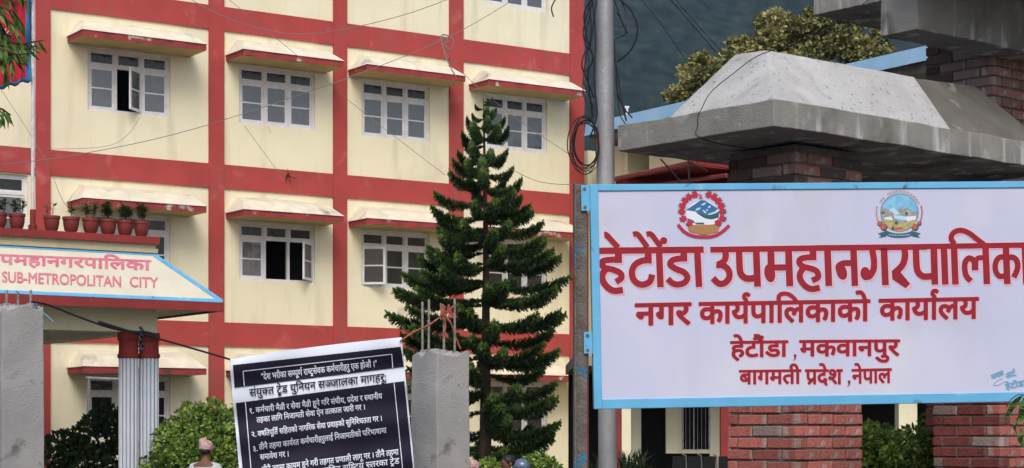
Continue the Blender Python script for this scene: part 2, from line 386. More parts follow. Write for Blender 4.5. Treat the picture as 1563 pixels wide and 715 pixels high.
spans = [(cols[i][1], cols[i + 1][0]) for i in range(4)]
for lev in (1, 0, -1, -2):
    zb = Z3 + (lev - 1) * STO + BH; zt = Z3 + lev * STO
    if lev == -2: zb = 0
    for i, (a, b) in enumerate(spans):
        u0, u1, w0, w1 = wins[i]; hole = (u0, u1, w0 + lev * STO, w1 + lev * STO)
        panel(a, b, zb, zt, hole)
        st = 'ccc'; cur = []
        if lev == 0: st = ['crc', 'ccc', 'ccc', 'ccc'][i]; cur = [[0, 2], [2], [0, 2], [1, 2]][i]
        if lev == -1: st = ['ccc', 'coc', 'lcc', 'ccc'][i]; cur = [[2], [0], [], [2]][i]
        if lev == -1 and i == 1: st = 'cor'
        window(hole[0], hole[1], hole[2], hole[3], st, cur, M['glass'] if lev >= 0 or i == 1 and lev == -1 else M['glassdark'])
    # left of the first column
    hole = None
    if lev == -1:
        u1, wt = fpx(42, 268); hole = (u1 - 1.9, u1, wt - 1.35, wt)
    panel(U_L, cols[0][0], zb, zt, hole)
    if hole: window(*hole, 'ccc', [], M['glass'])

def sunshade(u0, u1, z, p=.80):
    m = MB(); lip = .125; hip = .36; ins = .24
    # soffit and lip
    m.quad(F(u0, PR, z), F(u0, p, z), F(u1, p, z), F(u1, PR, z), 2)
    a, b, c, d = F(u0, 0, z), F(u0, p, z), F(u1, p, z), F(u1, 0, z); up = Vector((0, 0, lip))
    m.quad(a, b, b + up, a + up, 1)
    n = 14
    rr = random.Random(int(u0 * 100 + z * 10))
    prev = (F(u0, p, z), F(u0, p, z + lip))
    for k in range(1, n + 1):
        u = u0 + (u1 - u0) * k / n; w_ = rr.uniform(-.008, .008) if k < n else 0
        cur = (F(u, p + w_, z + rr.uniform(-.012, .012) * (k < n)), F(u, p + w_, z + lip + w_))
        m.quad(prev[0], cur[0], cur[1], prev[1], 1); prev = cur
    m.quad(c, d, d + up, c + up, 1)
    zz = z + lip; T0, T1 = F(u0 + ins, .0, zz + hip), F(u1 - ins, .0, zz + hip)
    A, B, Cc, D = F(u0 - .02, 0, zz), F(u0 - .02, p + .02, zz), F(u1 + .02, p + .02, zz), F(u1 + .02, 0, zz)
    M0, M1 = F(u0 + ins * .7, p * .62, zz + hip * .62), F(u1 - ins * .7, p * .62, zz + hip * .62)
    m.quad(B, Cc, M1, M0, 0); m.quad(M0, M1, T1, T0, 0)
    m.add([A, B, M0, T0], [(0, 1, 2, 3)], 0); m.add([D, T1, M1, Cc], [(0, 1, 2, 3)], 0)
    m.quad(A, B, B - Vector((0, 0, .012)), A - Vector((0, 0, .012)), 0)
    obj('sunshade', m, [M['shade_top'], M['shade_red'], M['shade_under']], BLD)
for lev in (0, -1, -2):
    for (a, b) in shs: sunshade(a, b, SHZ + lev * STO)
# body behind the facade
m = MB(); m.box((U_L, -9, 0), (U_R, -3.0, 15.0), F)
m.quad(F(U_R, -3, 0), F(U_R, -3, 15), F(U_R, 0, 15), F(U_R, 0, 0)); m.quad(F(U_L, -3, 0), F(U_L, 0, 0), F(U_L, 0, 15), F(U_L, -3, 15)); m.quad(F(U_L, 0, 15), F(U_R, 0, 15), F(U_R, -3, 15), F(U_L, -3, 15))
obj('rear_wall', m, M['cream'], BLD)
# ---------------------------------------------------------------- entrance porch
N0 = 8.0
PO = thing('entrance_porch', 'cream and red entrance porch with sloping lettered fascia and paired fluted columns', 'porch', F(-2, N0, 0))
def porch_row(px, py, n): return fpx(px, py, n)
LEFT = -8.0
nb, nt_ = N0 + .75, N0 + .12      # eave line, top of the slope
uB, zB = fpx(341, 461, nb); uT, zT = fpx(236, 389, nt_)
zB2 = zB - .14
m = MB()      # lettered sloping slab
m.quad(F(LEFT, nb, zB), F(uB, nb, zB), F(uT, nt_, zT), F(LEFT, nt_, zT)); obj('sloping_fascia', m, M['gatecream'], PO)
m = MB(); m.quad(F(uB, nb, zB), F(uB, 3, zB), F(uT, 3, zT), F(uT, nt_, zT)); obj('hip_end', m, M['gatecream'], PO)
m = MB(); m.box((LEFT, nb - .07, zB - .155), (uB, nb + .012, zB - .003), F)
m.box((uB - .07, 3, zB - .155), (uB + .003, nb - .07, zB - .003), F); obj('eave_edge', m, M['gatedull'], PO)
# soffit
uS, _ = fpx(240, 486, N0 + .05)
m = MB(); m.box((LEFT, 2.5, zB - .13), (uB - .08, nb - .08, zB - .06), F); obj('soffit', m, M['cream'], PO)
_, zb1 = fpx(200, 507, N0 + .05)
m = MB(); m.box((LEFT, N0 - .33, zb1), (uS, N0 + .05, zB - .135), F)
m.box((uS - .38, 1.0, zb1), (uS, N0 - .335, zB - .135), F); obj('ring_beam', m, M['cream'], PO)
m = MB(); m.box((LEFT, 1.0, zB - .30), (uS - .385, N0 - .335, zB - .2), F); obj('porch_ceiling', m, M['conc'], PO)
# cornice steps
for (py0, py1, nn, mm) in [(386.5, 380, N0 + .14, 'dado'), (380, 374, N0 + .10, 'cream'), (374, 365, N0 + .15, 'dado')]:
    _, a = fpx(236, py0, nn); _, b = fpx(236, py1, nn)
    m = MB(); m.box((LEFT, 2.5, a), (uT - .02 + (nn - N0) * .5, nn, b), F); obj('cornice_moulding', m, M[mm], PO)
_, la = fpx(240, 373, N0 + .2); _, lb = fpx(240, 362, N0 + .2); uL = fpx(244, 365, N0 + .2)[0]
m = MB(); m.box((LEFT, 2.4, la), (uL, N0 + .2, lb), F); obj('ledge', m, M['gatedull'], PO)
LEDGE = lb
# blue border on the slope
SN = (F(0, nt_, zT) - F(0, nb, zB)).cross(FD).normalized()
if SN.y > 0: SN = -SN
def slope_px(px, py, off=.006):
    O = F(0, nb, zB) + SN * off; return rayplane(px, py, O, SN)
def strip(mb, a, b, wpx_, mapf, mi=0):
    a = Vector(a); b = Vector(b); t = (b - a).normalized(); n = Vector((-t.y, t.x)) * wpx_ / 2
    mb.add([mapf(*(a - n)), mapf(*(b - n)), mapf(*(b + n)), mapf(*(a + n))], [(0, 1, 2, 3)], mi)
m = MB(); strip(m, (-40, 373), (235, 388.5), 4, slope_px); strip(m, (-40, 443.5), (337, 459.5), 5, slope_px)
strip(m, (235, 389), (339, 460), 5, lambda x, y: slope_px(x, y, .008)); obj('blue_border', m, M['signblue'], PO)
# columns
def fluted(u, n, z0, z1, r):
    m = MB(); seg = 13; prof = []
    vs = []; 
    for z in (z0, z1):
        for k in range(seg * 4):
            a = 2 * math.pi * k / (seg * 4); q = k % 4
            rr = r if q in (0, 1) else r * .90
            vs.append(F(u + rr * math.cos(a), n + rr * math.sin(a), z))
    nn = seg * 4
    fs = [(k, (k + 1) % nn, (k + 1) % nn + nn, k + nn) for k in range(nn)]
    m.v = vs; m.f = fs; m.mi = [1 if k % 4 == 2 else 0 for k in range(nn)]
    return m
for (x0, x1) in ((181, 211.5), (212.5, 242)):
    ua, _ = fpx(x0, 600, N0 - .14); ub, zc = fpx(x1, 545, N0 - .14); u = (ua + ub) / 2; r = (ub - ua) / 2 * .98 
    r = .5 * 30.0 / FOC * (F(u, N0 - .14, 0).y)
    obj('column_shaft', fluted(u, N0 - .14, 0, zc - .02, r), [M['flute'], M['groove']], PO)
    m = MB(); m.lathe(F(u, N0 - .14, 0), [(r * 1.02, zc - .03), (r * 1.12, zc - .01), (r * 1.12, zc + .035), (r, zc + .05), (r * .98, zb1 - .14), (r * 1.1, zb1 - .12), (r * 1.14, zb1 - .002)], 20)
    obj('column_capital', m, M['gatedull'], PO, smooth=True)
# left hand pair of columns, outside the frame, carries the other end
for du in (-6.2, -5.85):
    obj('column_shaft', fluted(du, N0 - .14, 0, zc - .02, .16), [M['flute'], M['groove']], PO)
# flowerpots
pots = [(334.5 - 0, -8), ] 
for k, (px, pw, seed) in enumerate([(-2, 26, 1), (26, 25, 2), (79, 25, 3), (108.5, 26, 4), (138.5, 26, 5), (165, 26, 6), (191, 25, 7), (216, 24, 8)]):
    py = 356 + (px - 79) * .048 if px > 60 else 350 + px * .02
    n_ = N0 + .02; u, _ = fpx(px, py, n_); loc = F(u, n_, LEDGE); r = pw / 2 / FOC * loc.y
    side = ['leftmost, cut off by the frame edge', 'second from the left, beside the flagpole', 'with a thin two-stemmed seedling, right of the flagpole', 'with a spindly bare stem, between two well spaced pots',
            'with a short leafy sprout, below the sunshade', 'with dense low leaves, fourth pot from the right end of the row... ', '', ''][k]
    lab = ['red flowerpot at the left end of the ledge, cut off by the frame', 'red flowerpot just left of the white flagpole on the porch ledge', 'red flowerpot with a thin forked seedling just right of the flagpole',
           'red flowerpot with a spindly stem standing apart below the sunshade corner', 'red flowerpot with a low sprout, first of the four pots standing close together', 'red flowerpot with bushy leaves, second of the four pots standing close together',
           'red flowerpot with the bushiest plant, third of the four pots standing close together', 'red flowerpot with an upright plant, rightmost on the porch ledge'][k]
    t = thing('flowerpot', lab, 'flowerpot', loc, 'flowerpots on the porch ledge')
    m = MB(); H = 24 / FOC * loc.y
    m.lathe(loc + Vector((0, 0, .002)), [(r * .55, 0), (r * .78, H * .18), (r * .92, H * .5), (r * .95, H * .8), (r * 1.03, H * .82), (r * 1.03, H), (r * .9, H), (r * .88, H * .9)], 18)
    obj('pot', m, M['terracotta'], t, smooth=True)
    m = MB(); m.lathe(loc + Vector((0, 0, .002)), [(r * .87, H * .86), (r * .85, H * .92)], 14); obj('soil', m, M['soil'], t)
    rr = random.Random(seed); m = MB(); dens = [14, 14, 2, 2, 14, 26, 30, 20][k]; hh = [.24, .26, .28, .28, .26, .28, .27, .34][k]
    stems = []
    for s_ in range(max(2, dens // 3)):
        a = rr.uniform(0, 6.28); q = Vector((math.cos(a), math.sin(a), 0)) * rr.uniform(0, r * .6); tip = loc + q * 1.7 + Vector((0, 0, H + hh * rr.uniform(.6, 1)))
        m.tube([loc + q * .5 + Vector((0, 0, H * .9)), (loc + q + tip) / 2 + Vector((0, 0, .05)), tip], [.006, .005, .003], 4, 1); stems.append((loc + q * .5 + Vector((0, 0, H)), tip))
    for s0, s1 in stems:
        for _ in range(18 if dens < 3 else 40):
            p = s0.lerp(s1, rr.uniform(.25, 1)); a = rr.uniform(0, 6.28); ln = rr.uniform(.05, .11)
            d = Vector((math.cos(a), math.sin(a), rr.uniform(-.2, .6))).normalized() * ln; sd = d.cross(Vector((0, 0, 1))).normalized() * ln * .22
            m.add([p, p + d * .5 + sd, p + d, p + d * .5 - sd], [(0, 1, 2, 3)], 0)
    obj('plant', m, [M['leafpot'], M['bark']], t)
# ---------------------------------------------------------------- flag and flagpole
u, zz = fpx(50, 352, N0 - .3); b = F(u, N0 - .3, LEDGE)
FP = thing('flagpole', 'slim white flagpole with a red base standing on the porch ledge', 'flagpole', b)
m = MB(); m.tube([b + Vector((0, 0, .33)), b + Vector((0, 0, 4.6))], .028, 12); obj('pole', m, M['whiteold'], FP, smooth=True)
m = MB(); m.tube([b, b + Vector((0, 0, .12)), b + Vector((0, 0, .13)), b + Vector((0, 0, .36))], [.07, .07, .045, .045], 12); obj('pole_base', m, M['gatedull'], FP)
m = MB(); m.tube([b + Vector((0.04, -.04, 1.0)), b + Vector((.05, -.05, 2.4)), b + Vector((.04, -.04, 4.5))], .006, 5); obj('halyard', m, M['signpink'], FP)
Zf = b.y - .02
def flagsurf(px, py): 
    return P(px, py, Zf - .06 + .05 * math.sin(px * .25 + py * .03) + .03 * math.sin(py * .09))
def edgeb(px): return 124 + (47 - px) * .26 + 2.2 * math.sin(px * .33)
mb_ = MB(); nx_, ny_ = 26, 30
for j in range(ny_ + 1):
    for i in range(nx_ + 1):
        px = -60 + (47.5 + 60) * i / nx_; yb = edgeb(px); py = -60 + (yb + 60) * j / ny_
        mb_.v.append(flagsurf(px, py))
for j in range(ny_):
    for i in range(nx_):
        a = j * (nx_ + 1) + i; mb_.f.append((a, a + nx_ + 1, a + nx_ + 2, a + 1)); mb_.mi.append(1 if (i >= nx_ - 2 or j >= ny_ - 1) else 0)
fl = thing('flag', 'crimson flag with blue border hanging from the pole in front of the building', 'flag', P(47, 60, Zf))
o = obj('cloth', mb_, [M['flagred'], M['flagblue']], fl, smooth=True)
sm = o.modifiers.new('solid', 'SOLIDIFY'); sm.thickness = .004
m = MB(); pts = []
for k in range(40):
    a = 2 * math.pi * k / 40; rr = 19 if k % 2 else 13; pts.append((2 + rr * math.cos(a), 60 + rr * math.sin(a)))
m.v = [flagsurf(2, 60) + Vector((0, -.03, 0))] + [flagsurf(x, y) + Vector((0, -.03, 0)) for x, y in pts]; m.f = [(0, k + 1, (k + 1) % 40 + 1) for k in range(40)]; m.mi = [0] * 40
obj('emblem', m, M['flagwhite'], fl)
GLYPHS = '''
" 354 241 462,283 462,306 599,306 716,218 716,218 599;71 462,113 462,136 599,136 716,48 716,48 599
, 219 59 -118,111 -94,147 -59,169 -17,176 26,171 66,157 97,134 116,105 123,63 107,46 66,60 26,95 10,93 -50,59 -99
- 323 283 267,40 267,40 174,283 174
. 219 109 111,67 93,49 51,67 9,109 -9,151 9,169 51,151 93
: 219 109 458,67 440,49 398,67 356,109 338,151 356,169 398,151 440;109 111,67 93,49 51,67 9,109 -9,151 9,169 51,151 93
A 667 362 686,293 686,0 0,100 0,186 201,476 201,567 0,667 0;326 536,436 289,224 289
B 563 75 0,309 0,418 17,490 60,530 118,543 182,532 246,499 298,448 337,379 360,379 362,425 387,458 419,477 459,483 508,471 571,433 627,368 667,273 682,75 682;173 594,263 594,320 586,356 566,376 535,382 499,373 451,346 417,301 397,238 390,173 390;173 302,291 302,358 294,405 272,433 239,442 196,435 158,412 123,367 98,296 88,173 88
C 708 656 635,590 660,530 678,475 688,422 691,272 664,154 589,76 475,48 331,70 218,136 107,251 24,416 -9,490 -5,554 8,611 27,663 51,663 158,604 125,544 101,484 86,425 81,313 100,225 153,169 235,149 340,170 444,227 527,313 581,421 601,479 597,537 584,595 562,656 530
E 500 462 682,75 682,75 0,471 0,471 88,173 88,173 300,452 300,452 388,173 388,173 594,462 594
I 250 174 682,76 682,76 0,174 0
L 490 172 682,74 682,74 0,480 0,480 88,172 88
M 781 709 682,618 682,391 402,165 682,73 682,73 0,171 0,171 531,173 531,383 267,399 267,609 531,611 531,611 0,709 0
N 781 706 682,614 682,614 154,152 682,74 682,74 0,166 0,166 525,622 0,706 0
O 823 45 341,71 208,143 97,258 20,409 -9,564 20,680 97,753 209,778 341,752 476,679 587,563 663,411 691,261 663,145 587,71 475;146 341,166 445,222 527,305 581,411 601,517 581,601 527,657 445,677 341,657 238,601 155,517 101,411 81,305 101,222 155,166 238
P 510 70 682,70 0,168 0,168 295,270 295,373 310,444 350,486 411,500 486,487 562,447 625,380 667,283 682;168 594,283 594,339 585,374 561,393 527,399 490,391 445,366 411,329 390,279 383,168 383
R 604 77 682,77 0,175 0,175 296,216 296,253 291,292 271,338 223,397 140,487 0,604 0,511 135,474 195,439 246,402 289,359 324,408 351,443 389,465 436,473 491,457 571,413 631,342 669,249 682;175 598,238 598,299 591,340 570,364 538,372 495,366 454,345 418,303 393,238 384,175 384
S 458 399 643,362 664,325 679,286 688,247 691,162 678,97 642,55 584,40 509,86 396,188 320,289 252,335 165,328 136,308 108,273 87,224 79,175 85,128 105,84 136,44 178,44 54,87 26,133 6,182 -5,235 -9,311 5,372 43,412 102,426 176,380 303,279 381,177 443,131 522,139 555,161 581,196 597,239 603,275 600,315 588,356 566,399 532
T 604 587 682,17 682,17 594,253 594,253 0,351 0,351 594,587 594
U 708 648 682,550 682,550 285,548 240,542 200,528 165,507 136,479 114,444 97,399 85,347 81,305 85,266 95,231 113,200 139,181 163,168 192,161 229,159 279,159 682,61 682,61 258,85 138,149 55,240 7,345 -9,478 11,573 67,629 154,648 268
Y 604 301 447,118 682,0 682,253 361,253 0,351 0,351 360,604 682,486 682
ं 0 -185 772,-181 794,-169 813,-151 826,-130 830,-109 826,-91 813,-79 794,-75 772,-79 750,-91 731,-109 718,-130 714,-151 718,-169 731,-181 750
आ 1023 470 218,459 157,425 114,374 89,312 80,270 84,231 96,194 116,159 144,126 181,93 229,61 287,29 356,100 382,122 332,145 287,168 248,193 215,219 188,246 168,275 157,305 153,340 157,367 171,385 193,391 227,386 262,371 293,318 347,260 341,255 411,313 418,352 435,373 461,380 494,374 525,357 546,331 558,302 562,235 552,171 525,146 594,211 620,298 632,335 630,367 622,394 610,418 593,449 549,459 495,455 458,442 426,421 398,392 375,412 355,486 350,543 353,594 363,594 551,521 551,521 622,1038 622,1038 551,934 551,934 0,853 0,853 551,675 551,675 0,594 0,594 290,547 282,498 279,455 282
ई 491 271 222,213 215,161 197,118 228,82 263,58 304,50 352,60 400,87 433,141 458,221 465,314 465,314 551,0 551,0 622,505 622,505 551,395 551,395 394,211 394,167 391,145 381,134 367,130 347,144 307,174 277,222 290,275 294,310 292,343 285,372 273,398 257,435 212,447 154,437 96,406 52,383 34,356 21,324 11,289 4,350 -19,415 -40,382 -110,273 -56,176 1,83 19,57 37,48 65,62 102,78 112,101 116,143 106,194 70,219 68,281 73,328 89,356 115,366 153,360 182,342 204,312 218;293 615,258 688,243 762,254 821,288 863,337 888,398 896,457 890,504 872,482 806,446 821,405 827,370 821,344 805,328 779,323 747,337 683,375 615
उ 548 0 622,563 622,563 551,453 551,477 510,485 464,480 422,465 385,441 354,406 328,471 254,492 207,499 152,493 106,477 68,450 38,415 17,374 4,328 0,272 8,220 31,194 48,169 71,145 98,121 130,97 167,74 210,51 259,29 313,100 338,162 201,197 148,235 108,276 82,320 74,357 79,388 93,407 119,414 160,408 199,392 236,329 301,264 294,259 364,323 372,369 390,395 420,404 463,400 491,389 516,351 551,0 551
ए 553 568 551,474 551,474 380,467 299,441 246,420 225,393 208,361 198,323 192,307 266,345 275,370 292,388 322,393 380,393 551,160 551,160 353,163 278,176 230,206 196,260 160,370 98,424 63,460 30,479 -7,486 -53,482 -92,470 -128,439 -184,367 -142,392 -100,403 -55,395 -22,363 11,290 56,203 106,137 154,95 212,83 256,79 316,79 551,0 551,0 622,568 622
ऐ 553 568 551,474 551,474 380,467 299,441 246,420 225,393 208,361 198,323 192,307 266,345 275,370 292,388 322,393 380,393 551,160 551,160 353,163 278,176 230,206 196,260 160,370 98,424 63,460 30,479 -7,486 -53,482 -92,470 -128,439 -184,367 -142,392 -100,403 -55,395 -22,363 11,290 56,203 106,137 154,95 212,83 256,79 316,79 551,0 551,0 622,568 622;394 615,353 740,331 778,307 804,280 818,248 823,209 819,178 809,154 882,245 896,295 890,339 871,376 836,410 784,425 750,440 711,455 666,469 615
औ 1023 470 218,459 157,425 114,374 89,312 80,270 84,231 96,194 116,159 144,126 181,93 229,61 287,29 356,100 382,122 332,145 287,168 248,193 215,219 188,246 168,275 157,305 153,340 157,367 171,385 193,391 227,386 262,371 293,318 347,260 341,255 411,313 418,352 435,373 461,380 494,374 525,357 546,331 558,302 562,235 552,171 525,146 594,211 620,298 632,335 630,367 622,394 610,418 593,449 549,459 495,455 458,442 426,421 398,392 375,412 355,486 350,543 353,594 363,594 551,521 551,521 622,1038 622,1038 551,934 551,934 0,853 0,853 551,675 551,675 0,594 0,594 290,547 282,498 279,455 282;844 615,795 674,751 698,703 703,662 697,621 682,595 751,643 767,697 773,739 768,777 752,809 726,836 692,840 694,801 775,760 815,707 827,667 823,637 813,614 882,705 896,755 890,799 871,836 836,870 784,885 750,900 711,915 666,929 615
क 762 777 551,452 551,452 349,477 371,505 387,536 396,569 399,628 389,675 358,693 335,706 307,713 275,716 239,701 141,681 90,651 39,579 80,620 154,636 237,631 278,617 307,593 324,562 330,535 326,508 312,480 289,452 258,452 0,371 0,371 174,312 136,272 123,226 118,180 123,138 137,100 161,71 195,52 238,46 290,49 328,60 362,77 391,101 417,131 438,164 452,202 461,244 464,296 461,339 454,333 381,293 388,249 391,198 385,159 365,135 334,127 292,135 246,158 214,190 194,228 188,270 193,307 209,371 260,371 551,0 551,0 622,777 622
ग 563 208 551,208 234,196 193,180 182,160 178,134 183,107 199,60 250,46 280,41 308,55 345,73 356,102 359,127 359,127 551,0 551,0 622,578 622,578 551,474 551,474 0,393 0,393 551
घ 591 605 551,502 551,502 0,421 0,421 166,352 132,310 122,259 118,222 121,189 128,160 141,134 159,98 206,86 266,96 320,128 366,92 389,65 420,48 457,42 497,52 551,0 551,0 622,605 622;167 269,174 233,195 208,227 193,267 188,316 193,358 210,421 260,421 551,145 551,128 525,123 494,128 461,145 437,169 421,200 412,263 419,308 417,302 347,287 348,273 348,229 343,196 328,174 303
च 634 649 551,545 551,545 0,465 0,465 165,403 133,363 122,317 118,280 121,247 129,217 142,191 161,169 184,153 211,144 241,141 275,154 330,185 371,38 369,38 441,331 441,367 441,389 440,382 370,350 370,298 364,257 346,230 315,221 274,228 236,250 210,281 193,317 188,363 193,403 210,465 260,465 551,0 551,0 622,649 622
ज 742 653 551,653 0,572 0,572 370,435 370,378 373,411 341,436 303,453 262,458 218,453 176,438 141,414 114,384 95,310 80,258 88,209 111,185 128,162 151,139 179,117 212,95 250,74 294,52 345,31 401,102 426,125 363,149 308,173 261,198 223,224 192,250 170,278 157,306 153,335 157,359 170,374 193,379 227,371 270,349 310,314 346,273 377,302 441,572 441,572 551,0 551,0 622,757 622,757 551
ञ 742 192 420,256 440,315 446,377 438,429 412,467 371,485 315,493 315,537 320,572 332,572 551,0 551,0 622,756 622,756 551,653 551,653 0,572 0,572 256,484 245,483 245,468 201,442 168,409 144,373 129,300 118,259 121,219 131,182 148,148 171,115 201,84 239,56 285,29 338,98 365,119 322,140 285,161 255,184 232,233 202,294 192,343 199,380 218,403 248,411 287,404 326,383 353,351 368,313 373,265 366,219 348
ट 504 519 551,371 551,371 349,316 349,236 341,181 318,140 273,126 215,132 171,148 136,173 108,206 89,283 74,375 87,455 121,482 47,389 14,286 0,252 2,221 7,191 15,163 26,114 58,77 101,63 127,54 155,48 186,46 220,55 280,80 330,119 369,170 397,198 407,227 414,257 419,288 420,290 420,290 551,0 551,0 622,519 622
ड 577 358 222,300 215,248 197,205 228,169 263,145 304,137 352,147 400,174 433,228 458,308 465,401 465,401 551,0 551,0 622,592 622,592 551,482 551,482 394,298 394,254 391,232 381,221 367,217 347,231 307,261 277,309 290,362 294,397 292,430 285,459 273,485 257,522 212,534 154,531 122,522 93,506 67,485 44,457 24,424 11,383 3,337 0,289 3,244 11,202 25,162 44,124 68,89 94,56 125,25 158,86 207,115 175,144 148,173 125,203 107,233 92,266 82,300 76,337 74,388 79,424 94,446 118,453 152,447 183,429 205,399 218
ण 723 634 551,634 0,553 0,553 551,420 551,420 321,412 250,385 198,361 176,331 160,251 146,208 150,170 161,139 179,114 205,88 263,79 352,79 551,0 551,0 622,737 622,737 551;249 217,293 225,321 249,336 288,339 353,339 551,160 551,160 353,164 291,178 251,206 226
त 570 481 551,481 0,400 0,400 328,291 328,200 322,150 299,132 274,126 237,135 189,163 143,271 40,217 -12,132 68,69 151,51 195,45 242,59 305,93 351,125 373,163 388,272 399,400 399,400 551,0 551,0 622,584 622,584 551
थ 642 553 551,553 0,472 0,472 180,403 147,359 136,308 132,267 135,229 144,195 159,164 181,136 208,114 240,96 278,83 322,127 333,164 346,194 361,217 378,245 418,255 467,249 511,232 543,205 562,171 568,130 556,118 541,114 521,134 481,195 461,187 391,129 405,84 431,56 468,46 519,55 568,83 604,123 625,172 632,212 628,251 615,285 592,312 561,330 520,336 469,334 434,326 402,314 374,296 349,274 327,248 307,217 290,182 274,207 243,234 221,269 207,314 203,362 208,403 223,472 275,472 551,390 551,390 622,656 622,656 551
द 520 413 -58,373 11,342 73,316 70,287 68,203 79,125 113,93 140,68 176,51 219,46 272,50 313,62 348,102 401,139 426,183 443,290 456,295 456,295 551,0 551,0 622,534 622,534 551,376 551,376 385,327 385,234 378,173 355,139 317,126 262,136 214,166 175,188 159,216 149,249 142,287 140,299 140,312 141,306 176,311 206,327 226,373 240,411 234,439 216,455 190,461 162,457 134,447 113,410 86,439 37,480 -24
न 555 0 622,569 622,569 551,466 551,466 0,385 0,385 298,204 298,204 244,201 220,190 202,174 192,153 188,128 193,102 209,56 260,42 290,37 318,51 355,69 366,98 369,385 369,385 551,0 551
प 568 479 551,479 0,398 0,398 191,335 159,254 146,182 160,128 194,106 223,91 258,79 358,79 551,0 551,0 622,583 622,583 551;398 551,160 551,160 369,163 304,173 266,190 240,220 223,263 217,302 222,338 236,398 280
ब 571 585 551,482 551,482 0,401 0,401 165,336 133,293 122,241 118,188 123,141 139,101 164,71 198,52 238,46 286,50 327,61 362,80 393,107 418,139 438,176 453,218 461,265 464,299 463,339 459,369 454,363 385,318 392,268 395,230 392,365 224,401 256,401 551,0 551,0 622,585 622;127 287,135 242,161 210,198 190,242 184,277 187,308 195,168 370,137 335
भ 703 174 632,240 622,291 586,321 533,332 437,332 321,533 321,533 551,402 551,402 622,717 622,717 551,614 551,614 0,533 0,533 250,332 250,332 213,328 185,318 166,283 151,243 164,204 196,175 237,164 278,178 309,196 318,224 321,253 321,253 426,248 498,232 538,206 561,169 568,145 565,128 555,114 521,120 496,138 478,169 466,218 460,210 389,174 394,143 401,115 412,91 426,57 464,46 520,56 571,84 606,126 625
म 598 509 551,509 0,428 0,428 250,207 250,207 213,203 185,193 166,159 151,119 164,80 196,51 237,39 278,53 309,71 318,100 321,126 321,126 551,0 551,0 622,612 622,612 551;428 551,207 551,207 321,428 321
य 580 595 622,595 551,491 551,491 0,410 0,410 179,343 147,301 136,253 132,210 136,172 147,137 166,108 193,82 225,62 263,48 305,38 353,92 369,130 390,153 418,160 457,149 509,123 551,0 551,0 622;129 301,152 258,180 228,215 209,259 203,306 208,346 224,410 274,410 551,211 551,233 498,240 445,233 396,212 355,178 324
र 409 395 42,341 -12,230 87,138 181,75 256,47 305,40 340,55 376,75 389,104 393,148 382,181 349,215 372,238 399,252 431,256 468,251 514,239 551,0 551,0 622,424 622,424 551,320 551,332 510,336 458,331 407,314 365,288 330,254 301,167 254,272 147
ल 678 0 551,0 622,693 622,693 551,589 551,589 0,508 0,508 355,494 356,445 344,397 301,375 262,356 208,279 232,311 313,263 342,209 353,174 347,148 330,131 304,126 271,131 234,148 199,210 127,309 40,255 -12,149 84,106 129,73 176,52 224,45 275,51 323,70 362,97 391,131 411,204 426,285 412,354 370,385 395,419 412,457 423,499 426,508 426,508 551
व 556 571 551,467 551,467 0,387 0,387 165,324 133,282 122,233 118,182 123,137 139,99 164,71 198,52 238,46 286,50 327,60 362,78 393,104 418,135 438,170 453,210 461,255 464,288 463,326 459,354 454,349 381,306 388,259 391,204 384,162 364,136 331,127 287,135 243,159 212,193 194,235 188,283 194,325 211,387 260,387 551,0 551,0 622,571 622
श 680 122 189,90 193,64 207,46 227,40 255,44 281,58 299,79 310,104 314,142 307,191 276,237 299,273 335,297 384,305 443,298 493,275 533,242 558,199 566,172 563,153 553,142 537,138 516,148 484,186 454,270 440,253 370,209 375,171 385,139 399,113 418,78 463,66 517,75 563,102 600,145 624,204 632,250 627,292 611,329 584,359 547,378 499,384 440,382 406,375 374,365 342,350 312,331 285,308 260,283 239,254 221,341 135,414 43,350 -1,258 118,179 194;591 551,591 0,510 0,510 551,421 551,421 622,695 622,695 551
ष 578 593 622,593 551,489 551,489 0,408 0,408 191,341 160,254 146,182 160,128 194,106 223,91 258,79 358,79 551,0 551,0 622;408 551,205 551,408 287;189 240,219 223,262 217,313 225,360 245,159 507,159 369,162 304,172 266
स 676 587 551,587 0,506 0,506 266,448 254,380 251,292 259,212 277,167 253,264 146,380 42,326 -12,221 87,133 181,73 256,46 305,40 340,55 376,75 389,104 393,148 382,181 350,199 372,210 399,217 458,213 512,201 551,0 551,0 622,691 622,691 551;369 322,440 326,506 339,506 551,281 551,293 511,298 458,289 385,262 333
ह 531 321 69,380 98,397 120,403 148,396 182,374 208,336 224,280 229,219 222,175 201,147 167,138 124,150 64,197 -1,302 -89,248 -142,205 -107,167 -73,135 -41,108 -9,86 23,70 57,61 92,58 130,62 166,73 198,115 248,83 292,69 352,79 400,106 433,159 458,229 465,361 465,361 551,0 551,0 622,546 622,546 551,442 551,442 394,230 394,186 391,164 381,153 367,149 347,159 312,183 284,232 296,284 300,347 295,397 279,434 255,461 225,476 190,481 153,473 100,447 57,405 24,348 2
ा 259 170 551,170 0,89 0,89 551,0 551,0 622,273 622,273 551
ि 259 89 551,0 551,0 622,80 622,61 669,53 724,57 761,68 794,86 824,111 849,142 870,179 884,220 893,266 896,335 891,399 877,460 853,516 820,569 778,618 730,663 676,704 615,620 615,542 706,459 772,373 811,283 824,221 817,174 795,144 760,134 714,144 662,165 622,273 622,273 551,170 551,170 0,89 0
ी 259 -185 615,-211 682,-220 748,-209 807,-178 855,-155 873,-128 886,-96 893,-61 896,-6 889,39 868,76 831,108 779,163 622,273 622,273 551,170 551,170 0,89 0,89 551,0 551,0 622,87 622,73 671,58 712,44 747,29 776,-8 813,-57 825,-92 819,-118 801,-134 771,-139 733,-129 672,-105 615
